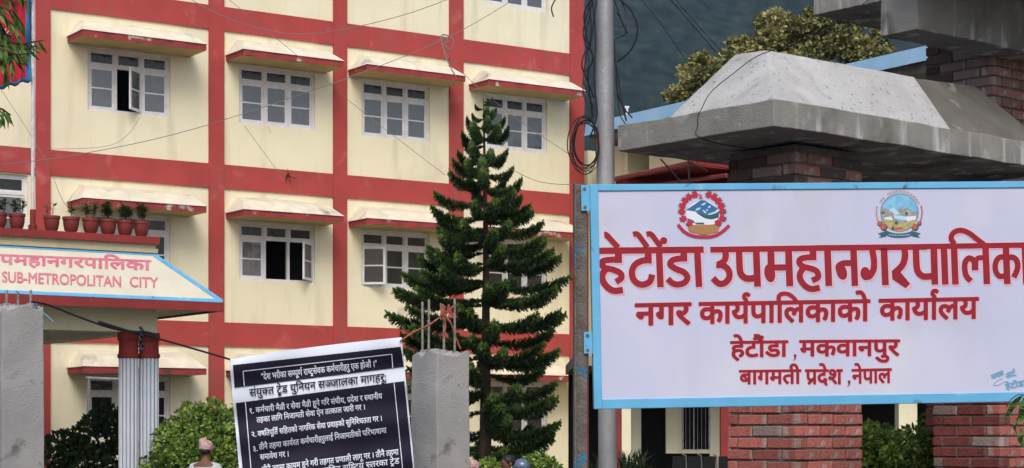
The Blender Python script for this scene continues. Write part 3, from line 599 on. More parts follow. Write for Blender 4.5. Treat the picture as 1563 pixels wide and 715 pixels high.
ु 0 -248 -12,-193 5,-136 11,-101 9,-69 1,-42 -11,-20 -28,12 -72,22 -129,10 -185,-25 -229,-50 -246,-81 -258,-116 -266,-157 -268,-204 -265,-247 -257,-288 -242,-325 -222,-359 -197,-392 -169,-424 -136,-455 -100,-394 -57,-320 -136,-284 -163,-246 -182,-157 -196,-111 -191,-78 -177,-58 -154,-51 -122,-57 -93,-76 -73,-102 -61,-131 -57,-180 -62,-222 -79
ू 0 -63 -245,-117 -262,-173 -268,-208 -266,-240 -258,-267 -246,-291 -229,-322 -183,-333 -126,-322 -73,-287 -29,-262 -12,-233 1,-199 8,-162 11,-126 9,-92 4,-60 -5,-31 -17,-4 -32,22 -49,46 -69,68 -91,145 -189,83 -228,56 -189,29 -155,1 -125,-27 -101,-56 -82,-87 -68,-121 -60,-156 -57,-201 -62,-233 -77,-252 -99,-259 -128,-253 -160,-234 -181,-208 -192,-178 -196,-130 -191,-88 -175
े 0 -169 615,-211 740,-232 778,-256 804,-283 818,-315 823,-354 819,-385 809,-409 882,-318 896,-268 890,-225 871,-187 836,-154 784,-138 750,-123 711,-108 666,-94 615
ै 0 -179 615,-229 674,-273 698,-320 703,-361 697,-402 682,-428 751,-380 767,-326 773,-284 768,-246 752,-214 726,-187 692,-183 694,-222 775,-263 815,-316 827,-356 823,-386 813,-409 882,-318 896,-268 890,-225 871,-187 836,-154 784,-138 750,-123 711,-108 666,-94 615
ो 259 170 551,170 0,89 0,89 551,0 551,0 622,273 622,273 551;90 615,49 740,27 778,3 804,-24 818,-56 823,-95 819,-126 809,-150 882,-59 896,-9 890,35 871,72 836,106 784,121 750,136 711,151 666,165 615
ौ 259 170 551,170 0,89 0,89 551,0 551,0 622,273 622,273 551;80 615,31 674,-14 698,-61 703,-102 697,-143 682,-169 751,-121 767,-67 773,-25 768,13 752,45 726,72 692,76 694,37 775,-4 815,-57 827,-97 823,-127 813,-150 882,-59 896,-9 890,35 871,72 836,106 784,121 750,136 711,151 666,165 615
् 0 -179 -44,-131 -39,-98 -41,-67 -45,-39 -53,-13 -65,35 -94,78 -133,151 -227,94 -268,69 -231,44 -199,19 -172,-7 -151,-33 -134,-61 -122,-92 -115,-125 -113,-148 -115,-167 -118
। 379 194 622,275 622,275 0,194 0
१ 551 275 632,339 623,388 594,419 551,429 499,425 461,412 424,388 386,353 347,241 256,362 160,396 129,418 99,429 68,433 34,421 -24,386 -79,321 -30,343 0,350 34,342 69,310 103,128 254,132 276,182 309,225 340,262 369,293 396,334 448,348 498,343 526,328 546,304 558,276 562,248 559,228 548,214 532,210 510,214 489,226 472,280 444,231 386,188 410,158 438,140 473,134 517,149 571,167 595,195 615,230 628
२ 551 477 33,413 -12,367 56,322 115,280 166,239 208,187 204,155 208,128 222,110 242,104 270,109 296,122 314,143 325,168 329,206 321,255 291,295 312,329 346,352 389,360 442,352 494,328 531,290 554,243 561,178 553,110 526,84 595,163 623,247 632,299 627,347 611,386 585,417 548,436 499,443 440,441 406,434 374,423 344,408 316,389 291,368 268,343 249,316 233,405 133
३ 551 90 594,155 620,248 632,286 630,319 623,348 611,373 596,406 553,417 498,413 463,402 433,384 406,358 384,400 362,428 332,445 297,450 257,442 209,419 168,380 133,329 108,389 44,442 -25,377 -67,312 22,254 91,193 87,162 91,135 105,117 125,111 152,116 178,129 197,150 208,175 212,218 204,274 167,316 180,345 200,361 227,367 260,360 292,341 319,308 338,264 346,193 340,189 411,281 422,308 434,326 451,338 495,332 525,314 546,287 558,252 562,184 552,115 525
४ 551 428 127,418 77,388 35,340 7,277 -2,236 2,199 15,167 34,142 61,125 94,120 131,128 183,157 241,225 320,139 413,90 480,68 533,62 579,64 605,69 632,154 617,147 579,156 530,192 467,275 375,358 469,396 531,406 576,399 617,483 632,490 579,484 529,460 477,411 412,327 322,396 239,423 178;200 138,204 113,217 90,240 74,274 69,305 74,328 88,343 110,348 136,343 168,323 209,274 266,226 210,205 169
'''
# ---------------------------------------------------------------- lettering: outlines kept as data, laid out and filled here
GLY = {}
for ln in GLYPHS.strip('\n').split('\n'):
    ch, adv, rest = ln[0], *ln[2:].split(' ', 1)
    GLY[ch] = (int(adv), [[tuple(map(int, p.split())) for p in poly.split(',')] for poly in rest.split(';')])
def ribbon(pts, w):
    pts = [Vector((*p, 0)) for p in pts]; L_, R_ = [], []
    ww = w if isinstance(w, (list, tuple)) else [w] * len(pts)
    for i, p in enumerate(pts):
        t = (pts[min(i + 1, len(pts) - 1)] - pts[max(i - 1, 0)]).normalized(); n = Vector((-t.y, t.x, 0)) * ww[i] / 2
        L_.append((p + n)[:2]); R_.append((p - n)[:2])
    return L_ + R_[::-1]
def smooth(pts, k=5):
    out = []; n = len(pts)
    for i in range(n - 1):
        p0, p1, p2, p3 = [Vector(pts[max(0, min(n - 1, j))]) for j in (i - 1, i, i + 1, i + 2)]
        for s in range(k):
            t = s / k; out.append(tuple(.5 * ((2 * p1) + (p2 - p0) * t + (2 * p0 - 5 * p1 + 4 * p2 - p3) * t * t + (3 * p1 - p0 - 3 * p2 + p3) * t ** 3)))
    out.append(tuple(pts[-1])); return out
GLY['reph'] = (0, [ribbon(smooth([(-95, 600), (-120, 690), (-175, 760), (-160, 840), (-80, 860), (-20, 820)]), 70)])
GLY['rakar'] = (0, [ribbon([(-140, 250), (-420, 20)], 75)])
GLY['caret'] = (0, [ribbon([(-250, 20), (-400, -190)], 65), ribbon([(-255, 20), (-90, -190)], 65)])
def half(ch):
    key = 'h' + ch
    if key in GLY: return key
    adv, polys = GLY[ch]; y = 50; xs = []
    for pl in polys:
        for i in range(len(pl)):
            a, b = pl[i], pl[(i + 1) % len(pl)]
            if (a[1] - y) * (b[1] - y) < 0: xs.append(a[0] + (b[0] - a[0]) * (y - a[1]) / (b[1] - a[1]))
    xs.sort(); c = xs[-2] if ch != 'क' else 600
    GLY[key] = (int(c + 12), None); return key
CONS = set('कखगघचछजझञटठडढणतथदधनपफबभमयरलवशषसह'); HAL = '्'
def layout(text):
    out = []; x = 0; i = 0; n = len(text)
    def put(k, adv=True):
        nonlocal x
        out.append((k, x))
        if adv: x += GLY[k][0]
    while i < n:
        ch = text[i]
        if ch == ' ': x += 270; i += 1; continue
        if ch in CONS:
            cl = [ch]; i += 1
            while i + 1 < n and text[i] == HAL and text[i + 1] in CONS: cl.append(text[i + 1]); i += 2
            mt = []
            while i < n and text[i] in 'ािीुूेैोौंँः': mt.append(text[i]); i += 1
            reph = len(cl) > 1 and cl[0] == 'र'
            if reph: cl = cl[1:]
            rak = len(cl) > 1 and cl[-1] == 'र'
            if rak: cl = cl[:-1]
            if 'ि' in mt: put('ि')
            for c in cl[:-1]: put(half(c))
            put(cl[-1])
            if rak: put('caret' if cl[-1] in 'टड' else 'rakar', False)
            for k in mt:
                if k != 'ि': put(k, k in 'ाीोौ')
            if reph: put('reph', False)
        else:
            put(ch); i += 1
    return out, x
_fc = {}
def filled(key, bold):
    k = (key, bold)
    if k in _fc: return _fc[k]
    if GLY[key][1] is None:          # half form: the filled full letter cut off before its stem
        vs, fs = filled(key[1:], bold); cut = GLY[key][0] / 1000; V2, F2 = [], []
        for f in fs:
            q = []
            for i in range(len(f)):
                p0, p1 = vs[f[i]], vs[f[(i + 1) % len(f)]]
                if p0.x <= cut: q.append(p0)
                if (p0.x - cut) * (p1.x - cut) < 0: q.append(p0.lerp(p1, (cut - p0.x) / (p1.x - p0.x)))
            if len(q) > 2: F2.append(tuple(range(len(V2), len(V2) + len(q)))); V2 += q
        _fc[k] = (V2, F2); return _fc[k]
    cu = bpy.data.curves.new('g', 'CURVE'); cu.dimensions = '2D'; cu.fill_mode = 'BOTH'; cu.offset = bold
    for pl in GLY[key][1]:
        s = cu.splines.new('POLY'); s.points.add(len(pl) - 1); s.use_cyclic_u = True
        for p, q in zip(s.points, pl): p.co = (q[0] / 1000, q[1] / 1000, 0, 1)
    o = bpy.data.objects.new('g', cu); C.objects.link(o); bpy.context.view_layer.update()
    me = o.evaluated_get(bpy.context.evaluated_depsgraph_get()).to_mesh()
    r = ([v.co.copy() for v in me.vertices], [tuple(p.vertices) for p in me.polygons])
    bpy.data.objects.remove(o); bpy.data.curves.remove(cu); _fc[k] = r; return r
def write(mb, text, x0, x1, h0, h1, b0, mapf, bold=.0, em=.62, mi=0, lift=0, upright=None):
    """text between px x0..x1; headline at py h0 (left) .. h1 (right), baseline py b0 at left"""
    items, tot = layout(text); sx = (x1 - x0) / tot; hh = b0 - h0; sl = (h1 - h0) / (x1 - x0)
    sh = [(0, 0)] if bold < .014 else [(bold * math.cos(q), bold * math.sin(q)) for q in [math.pi * i / 4 + .39 for i in range(8)]]
    lean = upright if upright is not None else 0
    for n, (key, x) in enumerate(items):
        vs, fs = filled(key, 0)
        for si, (bx, by) in enumerate(sh):
            out = []
            for v in vs:
                X = x0 + (x + (v.x + bx) * 1000) * sx; t = (em - v.y - by) / em * hh
                out.append(mapf(X + lean * t, h0 + sl * (X - x0) + t, lift + (n % 3) * .0004 + si * .00005))
            mb.add(out, fs, mi)

# ---------------------------------------------------------------- big roadside sign board
ZS = 9.5
A = P(900, 282, ZS); B = P(1563, 277, ZS * 1.0205); Dn = P(903, 625, ZS)
SU = (B - A).normalized(); SNm = SU.cross(A - Dn).normalized()
if SNm.y > 0: SNm = -SNm
SV = SNm.cross(SU).normalized()
if SV.z < 0: SV = -SV
def sg(px, py, off=0): return rayplane(px, py, A + SNm * off, SNm)
def sloc(px, py):
    p = sg(px, py) - A; return p.dot(SU), p.dot(SV)
def SB(u, n, v): return A + SU * u + SNm * n + SV * v
SG = thing('sign_board', 'large white sign board with sky blue frame and crimson lettering before the brick gate', 'sign', P(884, 657 + 1.85 * FOC / ZS, ZS))
uL_, vB = sloc(903, 625); W_, _ = sloc(1563, 277); W_ += .62; Hh = -vB; fw = .044
def topv(u): return 0
m = MB(); m.box((fw * .8, -.02, vB + fw), (W_ - fw, .0, -fw * .8), SB); obj('sheet', m, M['signwhite'], SG)
fr = MB()
fr.box((0, -.035, vB), (fw * .95, .008, 0), SB); fr.box((W_ - fw, -.035, vB), (W_, .008, 0), SB)
fr.box((fw * .95, -.035, vB), (W_ - fw, .0075, vB + fw * 1.1), SB); fr.box((fw * .95, -.035, -fw * .75), (W_ - fw, .0075, 0), SB)
obj('frame', fr, M['signblue'], SG, bevel=.003)
for uu in (fw + .0, W_ - fw):
    pass
m = MB(); m.box((-.082, -.02, -A.z + .0), (-.012, -.012, .005), lambda u, n, z: A + SU * u + SNm * n + Vector((0, 0, z)))
m.box((-.082, -.012, -A.z), (-.074, .05, .005), lambda u, n, z: A + SU * u + SNm * n + Vector((0, 0, z)))
obj('post', m, M['rust'], SG)
m = MB(); m.box((-.011, -.06, -A.z), (-.004, -.012, -.14), lambda u, n, z: A + SU * u + SNm * n + Vector((0, 0, z)))
m.box((-.03, -.068, -A.z), (-.004, -.0605, -.14), lambda u, n, z: A + SU * u + SNm * n + Vector((0, 0, z))); obj('rear_angle', m, M['redsteel'], SG)
for (y0, y1) in ((283, 322), (507, 540)):
    _, a = sloc(890, y1); _, b = sloc(890, y0)
    m = MB(); m.box((-.044, -.008, a), (-.001, .004, b), SB); br = obj('bracket', m, M['signblue'], SG)
    for z in (a + .018, b - .018):
        m = MB(); m.lathe(SB(-.026, .0042, z), [(.008, 0), (.008, .005)], 6, ax=SNm); obj('bolt', m, M['rust'], br)
m = MB(); m.box((W_ + .01, -.02, -A.z), (W_ + .08, .02, .005), lambda u, n, z: A + SU * u + SNm * n + Vector((0, 0, z))); obj('post', m, M['rust'], SG)

# first line, brush strokes traced letter by letter (zoom pixels, 6.5 per photo pixel)
def dot(cx, cy, rx, ry=None, rot=0, n=22):
    ry = ry or rx; c, s = math.cos(R(rot)), math.sin(R(rot)); return [(cx + rx * math.cos(a) * c - ry * math.sin(a) * s, cy + rx * math.cos(a) * s + ry * math.sin(a) * c) for a in [2 * math.pi * k / n for k in range(n)]]
STR = []   # (origin x, kind, pts, width)
def st(ox, pts, w, sm=True): STR.append((ox, 's', smooth(pts, 6) if sm and len(pts) > 2 else pts, w))
def bl(ox, poly): STR.append((ox, 'p', poly, 0))
o_ = 905
st(o_, [(36, 248), (1100, 236)], 64, 0)
st(o_, [(252, 240), (254, 368)], 70, 0); st(o_, [(287, 333), (170, 337), (100, 350), (86, 382), (120, 415), (205, 437), (272, 470), (280, 520), (228, 556)], 62)
st(o_, [(140, 415), (95, 480), (98, 545), (150, 615), (215, 645), (298, 636)], 66)
st(o_, [(112, 88), (135, 92), (185, 145), (250, 215)], [46] + [58] * 17 + [66])
st(o_, [(548, 240), (548, 372)], 70, 0); st(o_, [(584, 342), (500, 345), (425, 380), (388, 450), (402, 530), (455, 577), (515, 580), (568, 548), (588, 482)], 64)
for dx in (0, 134): st(o_, [(398 + dx, 86), (440 + dx, 82), (488 + dx, 140), (540 + dx, 212)], 54)
st(o_, [(656, 240), (671, 610)], 66, 0); bl(o_, dot(702, 147, 36))
st(o_, [(902, 240), (902, 354)], 68, 0); st(o_, [(937, 323), (850, 326), (785, 345), (768, 385), (820, 425), (905, 462), (938, 515), (905, 565), (840, 582), (785, 566), (742, 524)], 62)
st(o_, [(1035, 240), (1053, 607)], 66, 0)
o_ = 1075
st(o_, [(60, 237), (1260, 219)], 58, 0)
st(o_, [(205, 240), (213, 300), (195, 350), (140, 385)], 64); st(o_, [(118, 388), (190, 395), (240, 440), (248, 510), (205, 565), (145, 572), (85, 518)], 64)
st(o_, [(345, 240), (350, 400), (365, 480), (420, 522), (500, 518)], 66); st(o_, [(515, 240), (529, 603)], 68, 0)
st(o_, [(660, 240), (664, 410)], 70, 0); bl(o_, dot(650, 470, 54, 92, -10)); st(o_, [(640, 415), (840, 412)], 62, 0); st(o_, [(835, 240), (849, 600)], 70, 0)
st(o_, [(1077, 230), (1080, 342)], 68, 0); st(o_, [(1113, 312), (1010, 315), (952, 332), (945, 370), (985, 405), (1080, 430), (1122, 460), (1128, 512), (1068, 542)], 60)
st(o_, [(985, 415), (950, 475), (955, 535), (1005, 600), (1070, 627), (1146, 612)], 62)
o_ = 1235
st(o_, [(60, 220), (1170, 209)], 58, 0)
st(o_, [(182, 220), (196, 597)], 68, 0); st(o_, [(440, 220), (455, 597)], 66, 0); st(o_, [(445, 372), (350, 370), (292, 400), (300, 450)], 60); bl(o_, dot(322, 455, 52, 84, -18))
st(o_, [(622, 220), (642, 330), (640, 430), (600, 500), (565, 500)], 64); bl(o_, dot(560, 475, 50, 68, -10)); st(o_, [(742, 220), (758, 590)], 68, 0)
st(o_, [(943, 220), (952, 300), (925, 390), (845, 470)], 66); bl(o_, [(820, 445), (890, 440), (1005, 575), (958, 620), (825, 530)])
o_ = 1383
st(o_, [(60, 208), (1500, 186)], 54, 0)
st(o_, [(98, 215), (103, 380), (120, 460), (175, 502), (260, 498)], 66); st(o_, [(275, 215), (286, 583)], 68, 0); st(o_, [(375, 215), (390, 583)], 66, 0); st(o_, [(475, 205), (490, 583)], 66, 0)
st(o_, [(480, 180), (448, 125), (470, 70), (540, 44), (625, 72), (700, 130), (775, 185)], 54)
st(o_, [(788, 205), (802, 578)], 66, 0); st(o_, [(645, 548), (600, 500), (582, 430), (588, 360), (622, 322), (660, 335), (686, 380)], 58); st(o_, [(684, 350), (685, 442)], 66, 0); st(o_, [(684, 370), (715, 320), (780, 320)], 52)
st(o_, [(990, 205), (1005, 578)], 66, 0); st(o_, [(1000, 318), (930, 312), (888, 370), (890, 450), (930, 500), (1005, 492)], 56); st(o_, [(1000, 330), (1050, 310), (1098, 345), (1106, 420), (1068, 512)], 58)
st(o_, [(1180, 205), (1195, 578)], 68, 0)
def strokes_to(mb, grow, dx, dy, base):
    for i, (ox, kind, pts, wd) in enumerate(STR):
        lift = base + (i % 7) * .00008
        if kind == 'p':
            cx = sum(p[0] for p in pts) / len(pts); cy = sum(p[1] for p in pts) / len(pts)
            q = [(cx + (x - cx) * (1 + grow / 90), cy + (y - cy) * (1 + grow / 90)) for x, y in pts]
            mb.add([sg(ox + (x + dx) / 6.5, 345 + (y + dy) / 6.5, lift) for x, y in q], [tuple(range(len(q)))])
        else:
            pp = list(pts)
            a, b = Vector(pp[0]), Vector(pp[1]); pp[0] = tuple(a + (a - b).normalized() * grow / 2)
            a, b = Vector(pp[-1]), Vector(pp[-2]); pp[-1] = tuple(a + (a - b).normalized() * grow / 2)
            ww = [v + grow for v in wd] if isinstance(wd, list) else wd + grow
            if isinstance(ww, list): ww = (ww + [ww[-1]] * len(pp))[:len(pp)]
            rb = ribbon(pp, ww); n = len(pp)
            mb.add([sg(ox + (x + dx) / 6.5, 345 + (y + dy) / 6.5, lift) for x, y in rb], [(k, k + 1, 2 * n - 2 - k, 2 * n - 1 - k) for k in range(n - 1)])
m = MB(); strokes_to(m, 12, 13, 15, .0004); obj('letter_shade', m, mat('rose_shade', (.60, .38, .49), .5), SG)
m = MB(); strokes_to(m, 13, 0, 0, .0012); obj('letter_outline', m, mat('pale_pink_outline', (.70, .50, .60), .5), SG)
m = MB(); strokes_to(m, 0, 0, 0, .0020); obj('headline_lettering', m, M['signred'], SG)
sm_ = lambda x, y, l=0: sg(x, y, .0012 + l * .4)
def shade_(mb, *a, **k): write(mb, *a, mapf=lambda x, y, l=0: sg(x + .8, y + .9, .001 + l), **k)
def sign_words(name, words, bold, em=.62):
    for (t, x0, x1, h0, h1, b) in words:
        m = MB(); write(m, t, x0, x1, h0, h1, b, sm_, bold, em); o = obj('painted_word', m, M['signred'], SG)
        m = MB(); write(m, t, x0, x1, h0, h1, b, lambda x, y, l=0: sg(x + .4, y + .5, .0004 + l * .3), bold + .03, em); obj('word_outline', m, M['signpink'], o)
sign_words('office_lettering', [('नगर', 970.2, 1053.5, 464.7, 463, 496.5), ('कार्यपालिकाको', 1067.5, 1326.7, 462.8, 458.3, 494), ('कार्यालय', 1342.3, 1492.4, 457.9, 454.9, 489)], .030)
sign_words('town_lettering', [('हेटौंडा', 1115.4, 1201.7, 521.9, 520.7, 545.3), ('मकवानपुर', 1220.9, 1372.2, 520.4, 519.4, 543.8)], .030)
sign_words('province_lettering', [('बागमती', 1128.8, 1221.9, 566, 564.9, 586.6), ('प्रदेश', 1229.6, 1285.2, 564.9, 564.7, 586.4), ('नेपाल', 1300.6, 1360, 564.5, 563.2, 585.5)], .030)
m = MB()
for (cx, cy) in ((1213.5, 543), (1296, 583)):
    m.add([sg(cx + x, cy + y, .003) for x, y in [(-1.5, -2), (1.8, -2), (2.2, 1), (1, 5), (-3, 8.5), (-.6, 4), (-1.8, 1)]], [tuple(range(7))]); obj('comma', m, M['signred'], SG); m = MB()

# painter's signature
m = MB()
def rotm(cx, cy, an):
    c, s = math.cos(R(an)), math.sin(R(an))
    return lambda x, y, l=0: sg(cx + (x - cx) * c + (y - cy) * s, cy - (x - cx) * s + (y - cy) * c, .002 + l)
write(m, 'सबल', 1512, 1532, 573, 573, 580, rotm(1512, 573, 22), .035); write(m, 'आर्ट', 1534, 1550, 571, 571, 579, rotm(1534, 571, 20), .03)
write(m, 'हेटौंडा', 1534, 1566, 587, 587, 595, rotm(1534, 587, 12), .03)
rb = ribbon(smooth([(1530, 578), (1522, 582), (1517, 588), (1524, 588), (1535, 582)]), .9); q = len(rb) // 2
m.add([sg(x, y, .002) for x, y in rb], [(k, k + 1, 2 * q - 2 - k, 2 * q - 1 - k) for k in range(q - 1)])
obj('signature_lettering', m, mat('pale_blue_signature', (.14, .36, .56), .5), SG)
# emblems
def em_mat(name, c): return mat(name, c, .5)
EC = {'blue': em_mat('emblem_blue', (.03, .13, .30)), 'green': em_mat('emblem_green', (.02, .10, .10)), 'white': em_mat('emblem_white', (.66, .70, .82)), 'red': em_mat('emblem_red', (.42, .015, .05)),
      'orange': mat('emblem_plain', (.45, .17, .08), .5, (.30, .20, .06), 60), 'leaf': em_mat('emblem_leaf', (.04, .09, .04)), 'sky': mat('emblem_sky', (.12, .40, .64), .5, (.25, .50, .72), 40), 'grey': mat('emblem_grey', (.34, .36, .38), .5, (.20, .22, .20), 60), 'sand': mat('emblem_sand', (.46, .40, .17), .5, (.30, .28, .14), 70),
      'navy': em_mat('emblem_navy', (.03, .10, .16)), 'ice': em_mat('emblem_ice', (.40, .62, .82)), 'rose': em_mat('emblem_rose', (.45, .10, .10)), 'pink': em_mat('emblem_pink', (.60, .30, .38))}
def emblem(name, ox, oy, sc, layers):
    mats = list(EC.values()); keys = list(EC.keys()); m = MB()
    for i, (k, poly) in enumerate(layers):
        m.add([sg(ox + x / sc, oy + y / sc, +.0006 + i * .00006) for x, y in poly], [tuple(range(len(poly)))], keys.index(k))
    obj(name, m, mats, SG)
Ly = []
rr = random.Random(3)
fl1 = [(325, 140), (255, 168), (205, 212), (175, 275), (168, 345), (185, 430), (262, 485), (490, 140), (555, 165), (605, 215), (640, 275), (655, 342), (655, 425), (600, 480)]
for (x, y) in fl1:
    ang = math.atan2(y - 360, x - 415)
    for q in (-.5, 0, .5):
        a = ang + q; Ly.append(('leaf', [(x + 20 * math.cos(a + 1.3), y + 20 * math.sin(a + 1.3)), (x + 62 * math.cos(a), y + 62 * math.sin(a)), (x + 20 * math.cos(a - 1.3), y + 20 * math.sin(a - 1.3))]))
Ly += [('white', dot(415, 380, 200, 165)), ('blue', [(210, 325), (300, 270), (395, 205), (440, 208), (520, 255), (605, 310), (560, 345), (470, 385), (400, 380), (330, 345)]),
       ('green', [(320, 350), (450, 385), (560, 360), (615, 345), (610, 420), (520, 440), (440, 425), (370, 385)]), ('ice', [(325, 335), (350, 300), (398, 295), (380, 320)]), ('ice', [(390, 265), (440, 235), (462, 240), (430, 268)]),
       ('ice', [(475, 298), (500, 270), (520, 280), (500, 300)]), ('ice', [(455, 330), (470, 312), (485, 325), (470, 338)]), ('ice', [(415, 330), (430, 322), (470, 360), (440, 362)]), ('ice', [(470, 378), (540, 352), (600, 335), (580, 365), (500, 385)]),
       ('white', [(235, 395), (265, 335), (310, 340), (400, 400), (470, 440), (570, 445), (565, 500), (470, 505), (400, 480), (280, 440)]), ('green', [(325, 480), (430, 475), (435, 500), (335, 498)]), ('green', [(225, 420), (300, 450), (330, 480), (260, 480)]),
       ('orange', [(235, 540), (270, 505), (400, 505), (560, 500), (625, 540), (600, 590), (430, 625), (270, 590)])]
for (x, y) in fl1:
    Ly.append(('red', [(x + (46 if k % 2 else 33) * math.cos(6.283 * k / 12 + x), y + (46 if k % 2 else 33) * math.sin(6.283 * k / 12 + x)) for k in range(12)]))
Ly.append(('rose', [(375, 125), (420, 150), (398, 155), (425, 185), (375, 185)]))
rb = smooth([(118, 500), (200, 590), (310, 640), (430, 650), (550, 640), (650, 590), (740, 510)], 4)
Ly.append(('red', ribbon(rb, 38)))
emblem('national_emblem', 1020, 280, 7.945, Ly)
Ly = []
def disc_clip(y0f, n=30, c=(445, 335), r=238):
    pts = [(c[0] + r * math.cos(6.283 * k / n), c[1] + r * math.sin(6.283 * k / n)) for k in range(n)]
    return [(x, max(y, y0f(x))) for x, y in pts]
Ly += [('leaf', ribbon([(445 + 296 * math.cos(R(a)), 335 + 296 * math.sin(R(a))) for a in range(125, 200, 7)], 14)), ('pink', ribbon([(445 + 302 * math.cos(R(a)), 335 + 302 * math.sin(R(a))) for a in range(150, 197, 6)], 14)),
       ('leaf', ribbon([(445 + 290 * math.cos(R(a)), 335 + 290 * math.sin(R(a))) for a in range(-18, 55, 7)], 14)), ('pink', ribbon([(445 + 300 * math.cos(R(a)), 335 + 300 * math.sin(R(a))) for a in range(-17, 32, 6)], 14)),
       ('navy', dot(445, 335, 246)), ('sky', dot(445, 335, 238)), ('grey', disc_clip(lambda x: 290 + 26 * math.sin(x / 45))), ('ice', [(310, 300), (360, 270), (420, 310), (450, 350), (380, 370), (370, 340)]), ('ice', [(370, 370), (470, 375), (600, 400), (590, 440), (480, 430), (380, 410)]),
       ('white', [(250, 400), (340, 385), (360, 430), (270, 450)]), ('white', [(520, 385), (660, 380), (650, 470), (560, 470)]), ('sand', disc_clip(lambda x: 445 + 22 * math.sin(x / 60))), ('navy', dot(405, 465, 22, 26)), ('leaf', dot(235, 340, 18, 14)), ('leaf', dot(535, 345, 16, 20)),
       ('rose', [(360, 530), (480, 520), (500, 550), (380, 560)]), ('leaf', dot(360, 535, 16, 26))]
for k, a in enumerate(range(208, 334, 5)):
    if a in (228, 233): continue
    r1, r2 = 262, 292; da = 1.6; Ly.append(('grey' if k % 2 else 'pink', [(445 + r * math.cos(R(b)), 335 + r * math.sin(R(b))) for r, b in ((r1, a - da), (r1, a + da), (r2, a + da * .6), (r2, a - da * .6))]))
for (x, y, r) in ((190, 470, 34), (240, 515, 44), (640, 515, 44), (695, 465, 28)):
    Ly.append(('leaf', dot(x + 8, y + 8, r))); Ly.append(('rose', [(x + (r if q % 2 else r * .65) * math.cos(6.283 * q / 10), y + (r if q % 2 else r * .65) * math.sin(6.283 * q / 10)) for q in range(10)]))
Ly += [('navy', [(170, 600), (270, 575), (290, 600), (270, 640), (180, 655), (215, 625)]), ('navy', [(720, 600), (620, 575), (600, 600), (620, 640), (710, 655), (680, 625)]),
       ('navy', ribbon(smooth([(270, 590), (350, 620), (440, 628), (540, 620), (625, 590)], 4), 52))]
for k in range(14):
    x = 310 + k * 20; y = 618 + 10 * math.sin((k + .5) / 14 * math.pi); Ly.append(('ice', [(x, y - 9), (x + 9, y - 9), (x + 9, y + 7), (x, y + 7)]))
emblem('province_emblem', 1320, 285, 8.41, Ly)

# ---------------------------------------------------------------- protest banner
BN = thing('banner', 'tilted navy protest banner with white border and lettering strung between two concrete pillars', 'banner', P(490, 640, 11.7))
def Zb(x, y):
    t = (x - 350) / 270
    return 11.7 + .05 * math.sin(t * 3.1) + .009 * math.sin(t * 13 + y * .05) + .010 * math.sin(y * .11 + t * 3) - .035 * math.exp(-((x - 360) ** 2 + (y - 560) ** 2) / 900) - .03 * math.exp(-((x - 606) ** 2 + (y - 528) ** 2) / 700)
def bmp(x, y, off=0): return P(x, y, Zb(x, y) - off)
def bquad(mb, tl, tr, br, bl_, off, nx=70, ny=64, sag=0):
    n0 = len(mb.v)
    for j in range(ny + 1):
        for i in range(nx + 1):
            s, t = i / nx, j / ny
            x = (tl[0] * (1 - s) + tr[0] * s) * (1 - t) + (bl_[0] * (1 - s) + br[0] * s) * t
            y = (tl[1] * (1 - s) + tr[1] * s) * (1 - t) + (bl_[1] * (1 - s) + br[1] * s) * t
            y -= sag * math.sin(math.pi * s) * (1 - t)
            mb.v.append(bmp(x, y, off))
    for j in range(ny):
        for i in range(nx):
            a = n0 + j * (nx + 1) + i; mb.f.append((a, a + nx + 1, a + nx + 2, a + 1)); mb.mi.append(0)
m = MB(); bquad(m, (350, 549), (613, 515), (641, 800), (375, 828), 0, sag=2.5); o = obj('cloth', m, M['bannerwhite'], BN, smooth=True)
m = MB(); bquad(m, (355.5, 557.5), (611.5, 529.5), (616.5, 560), (358, 592), .006, ny=16); bquad(m, (360, 615.5), (617, 582), (638, 792), (381, 820), .006); obj('printed_panel', m, M['bannerblack'], BN, smooth=True)
m = MB()
def bline(a, b, w=1.3):
    n = 14; a = Vector(a); b = Vector(b); t = (b - a).normalized(); nn = Vector((-t.y, t.x)) * w / 2
    for k in range(n):
        p, q = a.lerp(b, k / n), a.lerp(b, (k + 1) / n); m.add([bmp(*(p - nn), .010), bmp(*(q - nn), .010), bmp(*(q + nn), .010), bmp(*(p + nn), .010)], [(0, 1, 2, 3)])
for a_, b_ in (((371, 567), (598, 541)), ((371, 567), (373, 590)), ((598, 541), (599.5, 562)), ((374.5, 614), (391, 810)), ((601.5, 585), (622, 790))):
    m = MB(); bline(a_, b_); obj('border_line', m, M['bannerwhite'], BN)
m = MB(); bw = lambda x, y, l=0: bmp(x, y, .011 + l)
LN = -.10
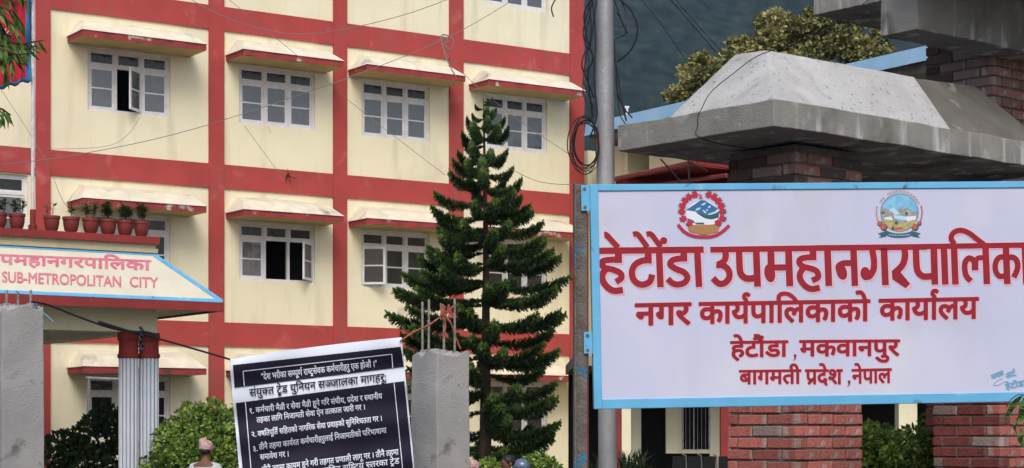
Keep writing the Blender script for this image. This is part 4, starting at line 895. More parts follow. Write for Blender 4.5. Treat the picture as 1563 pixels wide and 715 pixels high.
for (t, x0, x1, h0, h1, hgt) in [
    ('"देश भरीका सम्पूर्ण राष्ट्रसेवक कर्मचारीहरु एक होऔं ।"', 398.5, 575, 571.5, 551.3, 8.6),
    ('१.', 379.5, 387.5, 624, 623.4, 7.5), ('कर्मचारी मैत्री र सेवा मैत्री हुने गरि संघीय, प्रदेश र स्थानीय', 390, 582.8, 622.5, 601, 7.6),
    ('तहका लागि निजामती सेवा ऐन तत्काल जारी गर ।', 391.4, 557.3, 637.8, 617.6, 7.6),
    ('२.', 383, 391, 660, 659, 7.5), ('क्षतिपूर्ति सहितको नागरिक सेवा प्रवाहको सुनिश्चितता गर ।', 393, 583, 658.8, 635, 7.6),
    ('३.', 385, 393, 682, 681, 7.5), ('तीनै तहमा कार्यरत कर्मचारीहरुलाई निजामतीको परिभाषामा', 395, 589.5, 679, 653.2, 7.8),
    ('समावेश गर ।', 396.6, 440.8, 694.4, 689, 7.8),
    ('४.', 388, 396, 716, 715, 7.5), ('तीनै तहमा कायम हुने गरी तहगत प्रणाली लागू गर । तीनै तहमा', 399.5, 607.8, 713.4, 686, 8), ('विनियमहरु सहित राष्ट्रिय स्तरका ट्रेड', 440, 609, 722, 699.5, 8.2)]:
    m = MB(); write(m, t, x0, x1, h0, h1, h0 + hgt, bw, .018, upright=.09); obj('printed_line', m, M['bannerwhite'], BN)
m = MB(); write(m, 'संयुक्त ट्रेड युनियन सञ्जालका मागहरू:', 380.3, 589.5, 594.8, 570.3, 605.5, bw, .016, upright=.09); obj('dark_lettering', m, M['bannerblack'], BN)
# ---------------------------------------------------------------- lettering on the porch fascia
m = MB(); gm = lambda x, y, l=0: slope_px(x, y, .007 + l)
write(m, 'उ', -19, -2, 387.6, 388.4, 403, gm, .035); write(m, 'पमहानगरपालिका', 0, 229.5, 388.6, 398, 403.2, gm, .030)
obj('upper_lettering', m, M['gatered'], PO)
m = MB(); write(m, 'SUB-METROPOLITAN', 2.7, 186, 414.6, 422.2, 430.6, gm, .022, em=.69); write(m, 'CITY', 197.5, 241, 422.4, 424.3, 437.8, gm, .022, em=.69); write(m, 'A', -18, -6, 413.8, 414.3, 430, gm, .02, em=.69)
obj('lower_lettering', m, M['gatered'], PO)
# ---------------------------------------------------------------- brick gate: pillars, canopy, tower
BRK = {}
def brick_mesh(L_, Dp, H_, k, mt):
    key = (round(L_, 3), round(Dp, 3), k, mt)
    if key in BRK: return BRK[key]
    rr = random.Random(hash(key) % 1000); j = lambda: rr.uniform(-.004, .004); x, y, z = L_ / 2, Dp / 2, H_ / 2; c = .004
    vs = [(sx * (x) + j(), sy * y + j() * .6, sz * z + j() * .6) for sz in (-1, 1) for sx, sy in ((-1, -1), (1, -1), (1, 1), (-1, 1))]
    me = bpy.data.meshes.new('brick'); me.from_pydata(vs, [], [(3, 2, 1, 0), (4, 5, 6, 7), (0, 1, 5, 4), (1, 2, 6, 5), (2, 3, 7, 6), (3, 0, 4, 7)])
    me.materials.append(M[mt]); me.update()
    bm = bmesh.new(); bm.from_mesh(me); bmesh.ops.bevel(bm, geom=bm.edges[:], offset=.0045, segments=1, affect='EDGES'); bm.to_mesh(me); bm.free()
    o = bpy.data.objects.new('brick', me); BRK[key] = o; return o
CH = .0755; BL, BD, BH_ = .238, .112, .0625
GANG = math.atan2(GR.y, GR.x)
def brick_column(root, O, wa, wb, z0, z1, cut, pick, z_top=None):
    """square column with its near corner at O; faces along R (right) and L (left). Individual bricks above 'cut', the rest joined"""
    f = G(O); n = 0; rs = root.location
    core = MB(); core.box((.012, .012, z0), (wb - .012, wa - .012, z1), f); obj('mortar_core', core, M['mortar'], root)
    low = MB(); k = 0; z = z0
    while z + BH_ < z1 + .01:
        odd = k % 2
        rows = []
        for face in 'RL':
            W = wb if face == 'R' else wa
            x = 0 if (face == 'R') != bool(odd) else BD + .012
            x_start = x; 
            while x < W - .03:
                ln = min(BL, W - x); 
                if W - x - ln < .06 and W - x - ln > .001: ln = W - x
                rows.append((face, x, ln)); x += ln + .012
        for (face, x, ln) in rows:
            mt = pick(face, z, x)
            jit = random.uniform(-.006, .004)
            if face == 'R': c = f(x + ln / 2, BD / 2 + jit, z + BH_ / 2); ang = GANG
            else: c = f(BD / 2 + jit, x + ln / 2, z + BH_ / 2); ang = GANG + math.pi / 2
            if z >= cut:
                src = brick_mesh(ln, BD, BH_, random.randrange(3), mt)
                o = src.copy(); o.name = 'brick'; C.objects.link(o); o.parent = root; o.location = c - rs
                o.rotation_euler = (random.uniform(-.006, .006), random.uniform(-.012, .012), ang + random.uniform(-.012, .012)); n += 1
            else:
                if face == 'R': low.box((x, 0 + jit, z), (x + ln, BD + jit, z + BH_), f)
                else: low.box((jit, x, z), (BD + jit, x + ln, z + BH_), f)
        # far faces, plain joined courses
        low.box((0.0 + .012, wa - .03, z), (wb, wa, z + BH_), f); low.box((wb - .03, BD + .012, z), (wb, wa - .031, z + BH_), f)
        z += CH; k += 1
    o = obj('brickwork', low, M['brick'], root); o['kind'] = 'stuff'
    return n
P1 = Vector(((1214 - CX) / FOC * 12, 12, 0))
P2 = P1 + GR * 2.19
BC = P1 + GL * (-.3) - GR * .53          # near corner of the canopy slab
BC = Vector(((1182 - CX) / FOC * 11.43, 11.43, 0))
GT = thing('brick_pillar', 'red brick gate pillar under the concrete canopy, behind the middle of the sign board', 'pillar', P1, 'brick gate pillars')
def pick1(face, z, x):
    if z > 3.0: return 'brickdark' if random.random() < .6 else 'brickgrey'  # upper courses use mostly dark bricks
    return 'brickgrey' if random.random() < .05 else 'brick'
brick_column(GT, P1, .58, .66, 0, 3.66, 1.45, pick1)
GT2 = thing('brick_pillar', 'red brick gate pillar with a shade-darkened left face at the right edge of the frame, right of the hedge', 'pillar', P2, 'brick gate pillars')
brick_column(GT2, P2, .58, .66, 0, 3.5, 1.4, lambda f_, z, x: ('brickshade' if f_ == 'L' else 'brick') if random.random() < .9 else 'brickgrey')  # left face gets the brick colour darkened for shade
TW = thing('brick_tower', 'weathered brick gate tower rising behind the right end of the concrete canopy', 'tower', Vector((3.62, 14.3, 0)))
TO = Vector((3.62, 14.3, 0))
def pick3(face, z, x):
    if face == 'R': return 'brick' if (z < 4.45 and z > 4.2 and x < .5 and random.random() < .6) else 'brickgrey'
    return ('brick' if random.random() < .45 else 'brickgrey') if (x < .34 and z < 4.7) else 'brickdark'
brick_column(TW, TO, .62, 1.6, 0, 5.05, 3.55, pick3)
# canopy slab + hipped roof
CN = thing('concrete_canopy', 'grey concrete gate canopy with a sloping hipped top above the sign board', 'canopy', BC + Vector((0, 0, 3.68)))
g = G(BC); zb, zt = 3.68, 3.845; EX = 3.15; DP = 1.36
def rough_box(lo, hi, fr, nx, ny, nz, amp, seed=0):
    """box with every face gridded and slightly uneven"""
    m = MB(); idx = {}
    def vid(i, j, k):
        if (i, j, k) not in idx:
            x = lo[0] + (hi[0] - lo[0]) * i / nx; y = lo[1] + (hi[1] - lo[1]) * j / ny; z = lo[2] + (hi[2] - lo[2]) * k / nz
            p = fr(x, y, z); p = p + Vector([noise.noise(p * 2.3 + Vector((s * 9 + seed, 0, 0))) for s in range(3)]) * amp + Vector([noise.noise(p * 9 + Vector((s * 5 + seed, 0, 0))) for s in range(3)]) * amp * .45
            idx[(i, j, k)] = len(m.v); m.v.append(p)
        return idx[(i, j, k)]
    for i in range(nx):
        for j in range(ny): m.f.append((vid(i, j, 0), vid(i, j + 1, 0), vid(i + 1, j + 1, 0), vid(i + 1, j, 0))); m.f.append((vid(i, j, nz), vid(i + 1, j, nz), vid(i + 1, j + 1, nz), vid(i, j + 1, nz)))
    for i in range(nx):
        for k in range(nz): m.f.append((vid(i, 0, k), vid(i + 1, 0, k), vid(i + 1, 0, k + 1), vid(i, 0, k + 1))); m.f.append((vid(i, ny, k), vid(i, ny, k + 1), vid(i + 1, ny, k + 1), vid(i + 1, ny, k)))
    for j in range(ny):
        for k in range(nz): m.f.append((vid(0, j, k), vid(0, j, k + 1), vid(0, j + 1, k + 1), vid(0, j + 1, k))); m.f.append((vid(nx, j, k), vid(nx, j + 1, k), vid(nx, j + 1, k + 1), vid(nx, j, k + 1)))
    m.mi = [0] * len(m.f); return m
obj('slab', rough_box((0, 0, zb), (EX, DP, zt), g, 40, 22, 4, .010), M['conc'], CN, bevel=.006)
def roofpiece(base, top, name, mtl, nx=22, ny=10):
    """4 base corners, 4 top corners (b,a,z) -> uneven hipped solid"""
    m = MB()
    def face(p, q, r, s):
        n0 = len(m.v)
        for j in range(ny + 1):
            for i in range(nx + 1):
                u, v = i / nx, j / ny
                w_ = (p * (1 - u) + q * u) * (1 - v) + (s * (1 - u) + r * u) * v
                e = min(u, 1 - u, v, 1 - v) > 0
                am = .014 if e else .006
                m.v.append(w_ + Vector((0, 0, noise.noise(w_ * 3.1) * am + noise.noise(w_ * 11) * am * .5)))
        for j in range(ny):
            for i in range(nx):
                a = n0 + j * (nx + 1) + i; m.f.append((a, a + 1, a + nx + 2, a + nx + 1)); m.mi.append(0)
    b = [g(*p) for p in base]; t = [g(*p) for p in top]
    for k in range(4): face(b[k], b[(k + 1) % 4], t[(k + 1) % 4], t[k])
    face(*t)
    bm_ = obj(name, m, mtl, CN, smooth=False); return bm_
z2 = 4.245
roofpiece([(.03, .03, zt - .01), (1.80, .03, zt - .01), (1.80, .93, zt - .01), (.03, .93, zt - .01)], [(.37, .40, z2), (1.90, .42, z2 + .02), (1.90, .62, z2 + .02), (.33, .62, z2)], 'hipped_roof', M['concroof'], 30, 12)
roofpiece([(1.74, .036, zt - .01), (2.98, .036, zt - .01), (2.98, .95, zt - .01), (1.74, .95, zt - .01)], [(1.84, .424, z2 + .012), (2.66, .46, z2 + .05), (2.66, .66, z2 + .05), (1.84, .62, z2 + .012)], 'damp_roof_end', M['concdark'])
# upper beams of the tower
UB = thing('tower_roof_beams', 'stained concrete roof slab and beam resting on the brick tower, top right', 'concrete roof', g(2.4, .6, 4.7))
obj('beam', rough_box((2.19, .60, 4.665), (5.5, .93, 5.5), g, 30, 4, 8, .012, 3), M['conc'], UB, bevel=.006)
obj('slab', rough_box((2.85, .932, 5.10), (6.2, 2.11, 5.5), g, 30, 12, 4, .010, 5), M['conc'], UB, bevel=.006)
m = rough_box((1.9, -.45, 5.10), (6.5, .59, 5.5), g, 20, 8, 4, .010, 7); obj('unseen_shade_slab', m, M['concdark'], UB)  # unseen overhead slab, extended so its shade darkens the beam's right face
# ---------------------------------------------------------------- unfinished concrete pillars
def cpillar(O, w, z1, label, bars, seed):
    t = thing('concrete_pillar', label, 'pillar', O, 'unfinished concrete pillars')
    fr = G(O); m = rough_box((0, 0, 0), (w, w, z1), fr, 8, 8, 60, .006, seed)
    rr = random.Random(seed)
    for i, v in enumerate(m.v):
        if v.z > z1 - .02: m.v[i] = v + Vector((0, 0, noise.noise(v * 16 + Vector((seed, 0, 0))) * .05 - .005))
    obj('shaft', m, M['concpil'], t, bevel=.006)
    m = MB()
    for k in range(16):
        x, y, s = rr.uniform(.03, w - .03), rr.uniform(.03, w - .03), rr.uniform(.012, .03)
        c = fr(x, y, z1 + s * .2); vs = []
        for q in range(8): vs.append(c + Vector(((1 if q & 1 else -1) * s * rr.uniform(.6, 1), (1 if q & 2 else -1) * s * rr.uniform(.6, 1), (1 if q & 4 else -1) * s * rr.uniform(.5, .9))))
        m.add(vs, [(0, 2, 3, 1), (4, 5, 7, 6), (0, 1, 5, 4), (2, 6, 7, 3), (0, 4, 6, 2), (1, 3, 7, 5)])
    o = obj('rubble', m, M['concpil'], t); o['kind'] = 'stuff'
    for (px, py0, py1, dep) in bars:
        b = P(px, py0, O.y + dep); tp = P(px + rr.uniform(-1, 1), py1, O.y + dep); b.z = z1 - .2
        m = MB(); n = 26; pts = [b.lerp(tp, k / n) for k in range(n + 1)]
        m.tube(pts, [.0085 if k % 2 else .0070 for k in range(n + 1)], 7); obj('rebar', m, M['rebar'], t)
    return t
O1 = Vector(((667 - CX) / FOC * 12, 12, 0)); Z1_ = 1.85 + (657 - 538) / FOC * 12
cpillar(O1, .265, Z1_, 'unfinished concrete pillar with bare rebars right of the protest banner, before the pine', [(645, 537, 461, .30), (654, 537, 457, .1), (677, 537, 486, .1), (694, 537, 456, .27)], 2)
O2 = Vector(((4 - CX) / FOC * 11, 11, 0)); Z2_ = 1.85 + (657 - 467) / FOC * 11
cpillar(O2, .262, Z2_, 'unfinished concrete pillar at the left edge with three short rebar stubs', [(10, 467, 443, .12), (27.5, 467, 447, .12), (46.5, 467, 443, .2)], 5)
# ropes, cords
def rope(name, label, cat, pts, r, m_, sagk=0, group=None, sub=7, n=5):
    pts = [Vector(p) for p in pts]; sp = []
    for i in range(len(pts) - 1):
        p0, p1, p2, p3 = [pts[max(0, min(len(pts) - 1, j))] for j in (i - 1, i, i + 1, i + 2)]
        for s in range(sub):
            t = s / sub; sp.append(.5 * ((2 * p1) + (p2 - p0) * t + (2 * p0 - 5 * p1 + 4 * p2 - p3) * t * t + (3 * p1 - p0 - 3 * p2 + p3) * t ** 3))
    sp.append(pts[-1]); mb = MB(); mb.tube(sp, r, n); o = obj(name, mb, m_, smooth=True)
    return tag(o, label, cat, group)
def pp(lst): return [P(*q) for q in lst]
rope('cord', 'black cord running from the left concrete pillar past the porch columns to the banner corner', 'cord', pp([(48, 461, 11.1), (74, 466, 11.2), (120, 484, 11.3), (170, 501, 11.4), (240, 517, 11.5), (300, 534, 11.6), (351, 549, 11.66)]), .0065, M['cord'])
rope('cord', 'thick black cable lying over the cord beside the porch column capitals', 'cord', pp([(150, 492, 11.34), (175, 500, 11.38), (200, 507, 11.42), (222, 508, 11.45), (238, 512, 11.47)]), .011, M['cord'])
m = MB()
for k in range(5):
    m.tube([P(214 + (k % 2) * 3, 500 + k * 7, 11.42), P(219 - (k % 3) * 2, 506 + k * 7, 11.40), P(213 + k % 3, 511 + k * 6, 11.43)], .011, 6)
o = obj('cord_knot', m, M['cord'], smooth=True); tag(o, 'dangling knot of black tape on the cord in front of the column capitals', 'knot')
rope('rope', 'frayed brown rope from the banner corner up to the rebars of the middle pillar', 'rope', pp([(611, 521, 11.66), (630, 508, 11.8), (655, 496, 12.05), (676, 481, 12.1), (694, 466, 12.25)]), .006, M['rope'])
m = MB(); rr = random.Random(4)
for k in range(7):
    c = P(678 + rr.uniform(-3, 3), 478 + rr.uniform(-9, 9), 12.08); pts = [c + Vector((rr.uniform(-.03, .03), rr.uniform(-.02, .02), rr.uniform(-.05, .05))) for _ in range(5)]; m.tube(pts, .005, 5)
m.tube(pp([(684, 482, 12.1), (690, 498, 12.1), (694, 512, 12.14), (703, 533, 12.14)]), .005, 5)
m.tube(pp([(678, 470, 12.08), (680, 500, 12.08), (676, 520, 12.1)]), .006, 5)
o = obj('rope_knot', m, M['rope'], smooth=True); tag(o, 'tangled red and yellow rope knot tied round the rebars on the middle pillar', 'knot')
m = MB(); rr = random.Random(9)
for k in range(5):
    a = P(46 + k * 3, 462 + k * 2, 11.2); m.tube([a, a + Vector((.02, -.02, -.015)), a + Vector((.03 + k * .006, -.02, -.03 - k * .004)), a + Vector((.045 + k * .012, -.01, -.035 - k * .012))], .0035, 5)
o = obj('cord_knot', m, M['signblue'], smooth=True); tag(o, 'knotted pale blue string on the rebar of the left concrete pillar', 'knot')
# ---------------------------------------------------------------- utility pole with cables
UPB = P(927.5, 657, 12.6); UPB.z = 0
UP = thing('utility_pole', 'grey steel utility pole behind the left end of the sign board', 'utility pole', UPB)
a = P(927.5, 700, 12.6); b = P(922.5, -4, 12.6); dv = (b - a) / (b.z - a.z)
m = MB(); a0 = a - dv * a.z; m.tube([a0, a0 + dv * 2.9, b], [.062, .0615, .058], 28); obj('shaft', m, M['steel'], UP, smooth=True)
m = MB(); m.tube([b, b + dv * .012, b + dv * .03], [.063, .063, .052], 28); obj('collar', m, M['steel'], UP, smooth=True)
m = MB(); m.tube([b + dv * .02, b + dv * 1.4], [.050, .048], 24); obj('upper_tube', m, M['steel'], UP, smooth=True)
rr = random.Random(12)
for k in range(7):
    pts = []; cx, cy = 893 + rr.uniform(-3, 3), 221 + rr.uniform(-4, 6); rx, ry = 20 + rr.uniform(-5, 5), 40 + rr.uniform(-7, 5); ph = rr.uniform(0, 6)
    for i in range(26):
        t = 2 * math.pi * i / 22 + ph; pts.append(P(cx + rx * math.cos(t) * (1 + .03 * math.sin(3 * t)), cy + ry * math.sin(t), 12.52 + .02 * k * .5 + .03 * math.sin(t)))
    m = MB(); m.tube(pts, rr.choice([.003, .0045, .0055]), 5)
    if k == 0: COIL = thing('cable_coil', 'loose coil of black cable hanging on the left side of the utility pole', 'cable', P(893, 221, 12.52))
    obj('cable_loop', m, M['cord'] if k % 4 else M['browncord'], COIL, smooth=True)
hang = [[(905, -6), (899, 30), (893, 60), (899, 95), (890, 120), (900, 150), (908, 170)], [(908, -6), (892, 20), (896, 60), (905, 90), (897, 115), (905, 180)], [(912, -6), (905, 40), (899, 75), (890, 50), (900, 8)],
        [(898, -6), (902, 50), (894, 90), (890, 140), (905, 185), (910, 240)], [(938, -6), (962, 15), (973, 45), (964, 75), (942, 95)], [(935, -6), (948, 30), (958, 50), (956, 20), (944, -6)], [(938, 60), (955, 52), (950, 35), (942, 20)],
        [(938, 90), (944, 125), (950, 160), (956, 185)], [(940, 100), (942, 140), (952, 165), (965, 180)], [(937, 60), (940, 110), (943, 150), (946, 175), (955, 190)], [(903, -6), (909, 60), (906, 120), (911, 175), (900, 210)], [(893, 78), (888, 100), (897, 125), (907, 150)]]
CT = thing('cable_tangle', 'tangle of loose black cables hanging round the upper part of the utility pole', 'cable', P(905, 60, 12.5))
for k, h in enumerate(hang):
    m = MB(); sp = []; pts = [P(x, y, 12.50 + .03 * math.sin(k * 2.1 + i)) for i, (x, y) in enumerate(h)]
    for i in range(len(pts) - 1):
        p0, p1, p2, p3 = [pts[max(0, min(len(pts) - 1, j))] for j in (i - 1, i, i + 1, i + 2)]
        for s in range(6):
            t = s / 6; sp.append(.5 * ((2 * p1) + (p2 - p0) * t + (2 * p0 - 5 * p1 + 4 * p2 - p3) * t * t + (3 * p1 - p0 - 3 * p2 + p3) * t ** 3))
    sp.append(pts[-1]); m.tube(sp, [.004, .006, .005][k % 3], 5); obj('loose_cable', m, M['cord'], CT, smooth=True)
# wires across the facade and hill
W = [('long pale wire sagging across the third storey from the flagpole side to the roof', [(-20, 254, 24), (120, 236, 25), (300, 196, 26), (540, 116, 28), (690, 54, 29), (790, -4, 30)], .007, 'greycord'),
     ('dark wire dipping across the upper red beam at the top centre', [(285, -4, 27), (345, 27, 27), (415, 48, 27), (470, 52, 27), (540, 42, 27), (620, 22, 27), (690, -3, 27)], .007, 'greycord'),
     ('thin wire falling diagonally from the top of the facade to the pine tree', [(345, -4, 29), (450, 82, 29.5), (540, 160, 30), (620, 222, 30), (680, 268, 30)], .006, 'greycord'),
     ('dark wire dropping from the first column to the sunshade over the pots', [(-10, 120, 33), (30, 180, 33), (60, 228, 33), (78, 262, 33), (98, 310, 34), (130, 338, 36.6)], .006, 'greycord'),
     ('thin wire running from the beam knot down right past the pine top window', [(672, 60, 30), (688, 92, 30), (735, 138, 30), (800, 190, 30), (868, 235, 25), (900, 262, 13)], .006, 'greycord'),
     ('thin wire curving below the right third-storey window to the pole', [(775, 256, 28), (815, 275, 27), (845, 281, 26), (876, 282, 20)], .006, 'greycord'),
     ('thin wire dropping from the second window down to the weed on the beam', [(373, 192, 38), (402, 232, 38), (425, 262, 38), (437, 270, 38.4)], .007, 'greycord'),
     ('faint wire under the first window, rising towards the open sash', [(74, 228, 37), (160, 224, 37), (195, 206, 37), (214, 178, 37.3)], .006, 'greycord'),
     ('short dark wire hanging at the right top of the facade', [(850, -4, 30), (842, 12, 30), (845, 26, 30)], .016, 'cord'),
     ('long dark wire crossing the hill from the top down to the trees', [(975, -4, 16), (1010, 38, 17), (1055, 105, 18)], .004, 'cord'),
     ('upper wire of the close pair crossing the hill', [(1020, -4, 16), (1060, 42, 17), (1100, 88, 18)], .006, 'cord'),
     ('lower wire of the close pair crossing the hill', [(1028, -4, 16), (1066, 40, 17), (1110, 88, 18)], .0045, 'cord'),
     ('thin cable draped over the left slope of the concrete canopy', [(1330, -4, 11.5), (1290, 28, 11.5), (1215, 66, 11.6)], .006, 'cord')]
for (lab, pts, r, mm) in W[:-1]: rope('wire', lab, 'wire', pp(pts), r * .72, M[mm], sub=6)
cb = [P(1330, -4, 11.0), P(1292, 26, 11.1), P(1230, 62, 11.3), P(1160, 84, 11.6), P(1120, 112, 11.75), P(1085, 141, 11.8), g(-.004, .60, zt + .012), g(-.012, .62, zt - .02), g(-.012, .625, zt - .09), g(-.012, .625, zb + .01), g(.25, .62, zb - .02), g(.5, .5, zb - .04)]
rope('wire', 'thin dark cable draped over the left slope of the concrete canopy', 'wire', cb, .0028, M['cord'], sub=6)
o = rope('wire', 'knot of grey wires on the red beam left of the pine top', 'wire', pp([(668, 62, 29.9), (676, 58, 29.9), (684, 62, 29.8), (678, 68, 29.8), (688, 76, 29.8), (692, 60, 29.8), (674, 55, 29.9), (682, 90, 29.8), (696, 118, 29.8)]), .010, M['greycord'])
# ---------------------------------------------------------------- rear wing with blue roof, veranda
WB = Vector((.0375 * 45.2, 45.2, 0)); WD = (P(1415, 200, 35.8) - P(940, 200, 44)); WD.z = 0; WD.normalize(); WN = Vector((WD.y, -WD.x, 0)) * (1 if True else 1)
if WN.y > 0: WN = -WN
def WF(u, n, z): return WB + WD * u + WN * n + Vector((0, 0, z))
WG = thing('rear_wing', 'long rear wing with pale blue roof edge and openings blackened for shade behind the concrete canopy', 'building', WB)
zE = EYE + (HY - 196) / FOC * 44.0 - .36
ue = (P(940, 0, 44.0) - WB); ue = Vector((ue.x, ue.y, 0)).dot(WD)
def wpx(px, py, n=0):
    q = rayplane(px, py, WB + WN * n, WN); e = q - WB; return Vector((e.x, e.y, 0)).dot(WD), q.z
LW = 16.5
m = MB()
holes = [wpx(897, 240)[0], wpx(911, 240)[0], wpx(958, 240)[0], wpx(991, 240)[0]]  # first hole stands in for shadow under the roof, second is a window
u_prev = -1.2
for (ua, ub) in ((holes[0], holes[1]), (holes[2], holes[3])):
    m.quad(WF(u_prev, 0, 0), WF(ua, 0, 0), WF(ua, 0, zE), WF(u_prev, 0, zE)); u_prev = ub
    m.quad(WF(ua, 0, 0), WF(ub, 0, 0), WF(ub, 0, 6.9), WF(ua, 0, 6.9)); m.quad(WF(ua, 0, 0), WF(ua, -1, 0), WF(ua, -1, zE), WF(ua, 0, zE)); m.quad(WF(ub, 0, 0), WF(ub, -1, 0), WF(ub, -1, zE), WF(ub, 0, zE))
m.quad(WF(u_prev, 0, 0), WF(LW, 0, 0), WF(LW, 0, zE), WF(u_prev, 0, zE)); m.quad(WF(LW, 0, 0), WF(LW, -7, 0), WF(LW, -7, zE), WF(LW, 0, zE))
m.quad(WF(-1.2, -7, 0), WF(LW, -7, 0), WF(LW, -7, zE), WF(-1.2, -7, zE)); obj('wall', m, M['cream'], WG)
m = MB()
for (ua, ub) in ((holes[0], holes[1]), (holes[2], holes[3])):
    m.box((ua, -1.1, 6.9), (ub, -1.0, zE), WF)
obj('shade_backing', m, M['black'], WG)  # black sheet put in as the shade behind the openings
m = MB(); m.box((1.35, -.4, zE - .05), (LW + .4, .75, zE + .16), WF); obj('soffit_board', m, M['concdark'], WG)
m = MB(); m.quad(WF(1.3, .9, zE + .12), WF(LW + .5, .9, zE + .12), WF(LW + .5, .86, zE + .40), WF(1.3, .86, zE + .40)); m.quad(WF(1.3, .86, zE + .40), WF(LW + .5, .86, zE + .40), WF(LW + .5, -4, zE + 1.2), WF(1.3, -4, zE + 1.2)); m.quad(WF(LW + .5, .9, zE + .12), WF(LW + .5, -4, zE + .12), WF(LW + .5, -4, zE + 1.2), WF(LW + .5, .86, zE + .4))
obj('roof', m, M['tin'], WG)
m = MB(); q = P(957, 160, 43.5); m.tube([q - Vector((0, 0, .5)), q - Vector((0, 0, .05))], .03, 8); m.tube([q - Vector((.05, 0, .06)), q + Vector((.05, 0, -.06))], .03, 8); obj('vent_pipe', m, M['whiteold'], WG)
# red sheet roof
RR = thing('red_shed_roof', 'low red sheet metal roof seen between the utility pole and the brick pillar', 'roof', P(1060, 300, 30))
m = MB(); A_, B_, C_, D_ = P(945, 272, 36), P(1062, 247, 30), P(1180, 262, 31), P(1180, 300, 29.5)
m.add([A_, B_, C_, D_, P(940, 300, 35)], [(4, 3, 2, 1, 0)]); up_ = Vector((0, .2, -.05)); obj('roof_sheet', m, M['tinred'], RR)
m = MB(); m.tube([P(960, 288, 35.4), P(1110, 268, 29.4)], .035, 6); m.tube([P(940, 273.5, 36), P(1062, 248, 30), P(1180, 263, 31)], .05, 6); obj('roof_edge', m, M['gatedull'], RR)
m = MB()
for (px, Zx) in ((945, 36), (1180, 31)):
    q = P(px, 272, Zx); m.box((q.x - .06, q.y, 0), (q.x + .06, q.y + .12, q.z - .06))
obj('roof_post', m, M['gatedull'], RR)
for k, (a_, b_) in enumerate([((1008, 243), (1050, 292)), ((1050, 243), (1051, 290)), ((1050, 247), (1080, 262))]):
    rope('wire', ['slanting dark wire before the red shed roof', 'upright dark wire before the red shed roof', 'short dark wire above the red shed roof peak'][k], 'wire', pp([(*a_, 20), ((a_[0] + b_[0]) / 2 + 1, (a_[1] + b_[1]) / 2, 20), (*b_, 20)]), .009, M['cord'])
m = MB(); m.tube([F(-.1 + .35, 1.2, 2.85), F(.35 + .9, 1.2, 2.83), F(.35 + .92, 1.2, 3.35)], .035, 8); m.tube([F(.3, 1.2, 0), F(.3, 1.2, 2.85)], .03, 8)
o = obj('pipe_frame', m, M['steel'], smooth=True); tag(o, 'thin grey pipe frame standing under the porch beside the left concrete pillar', 'pipe')
# veranda building seen under the sign
ZV = 28.0
def VX(px): return (px - CX) / FOC * ZV
def VZ(py, Z=ZV): return EYE + (HY - py) / FOC * Z
VG = thing('veranda_building', 'shaded cream veranda with dark doorways and barred window seen below the sign board', 'building', (VX(1000), ZV, 0))
m = MB()
def vb(px0, px1, z0, z1, d0, d1, mb=m): mb.box((VX(px0), ZV + d0, z0), (VX(px1), ZV + d1, z1))
zt_ = VZ(560)
vb(968, 987, 0, zt_, 1.2, 1.35); vb(1027, 1052, VZ(694), zt_, 1.2, 1.35); vb(1052, 1097, VZ(694), VZ(689), 1.2, 1.35); vb(1097, 1200, 0, zt_, 1.2, 1.35); vb(1200, 1560, VZ(600), zt_, 1.2, 1.35)
vb(1372, 1400, 0, VZ(600), 0, .3); vb(949, 963, 0, zt_, 0, .25)
obj('wall', m, M['cream'], VG)
for q0, q1 in ((1100, 1113), (941.5, 948)): m = MB(); vb(q0, q1, 0, zt_, 0, .15, m); obj('red_post', m, M['gatedull'], VG)
m = MB(); vb(880, 1700, -.02, zt_, 4.0, 4.1, m); obj('rear_wall', m, M['black'], VG)  # wall coloured black to paint in the shade behind the doorways
m = MB(); vb(875, 1700, zt_, zt_ + .15, -.4, 4.1, m); obj('flat_roof', m, M['conc'], VG)
wf = MB(); vb(1053, 1054.5, VZ(689), zt_, 1.21, 1.25, wf); vb(1095, 1096.5, VZ(689), zt_, 1.21, 1.25, wf); vb(1055, 1095, VZ(689), VZ(687.5), 1.21, 1.25, wf)
fr = obj('window', wf, M['whiteold'], VG)
for k in range(6):
    m = MB(); vb(1058 + k * 6.3, 1058.7 + k * 6.3 + (.6 if k == 2 else 0), VZ(687.5), zt_, 1.215, 1.235, m); obj('bar', m, M['whiteold' if k == 2 else 'steel'], fr)
m = MB(); vb(1055, 1095, VZ(687), zt_, 1.26, 1.27, m); obj('pane', m, M['glassdark'], fr)
m = MB(); vb(1399, 1408, VZ(660), zt_, 1.0, 1.1, m); obj('door_frame', m, M['steel'], VG)
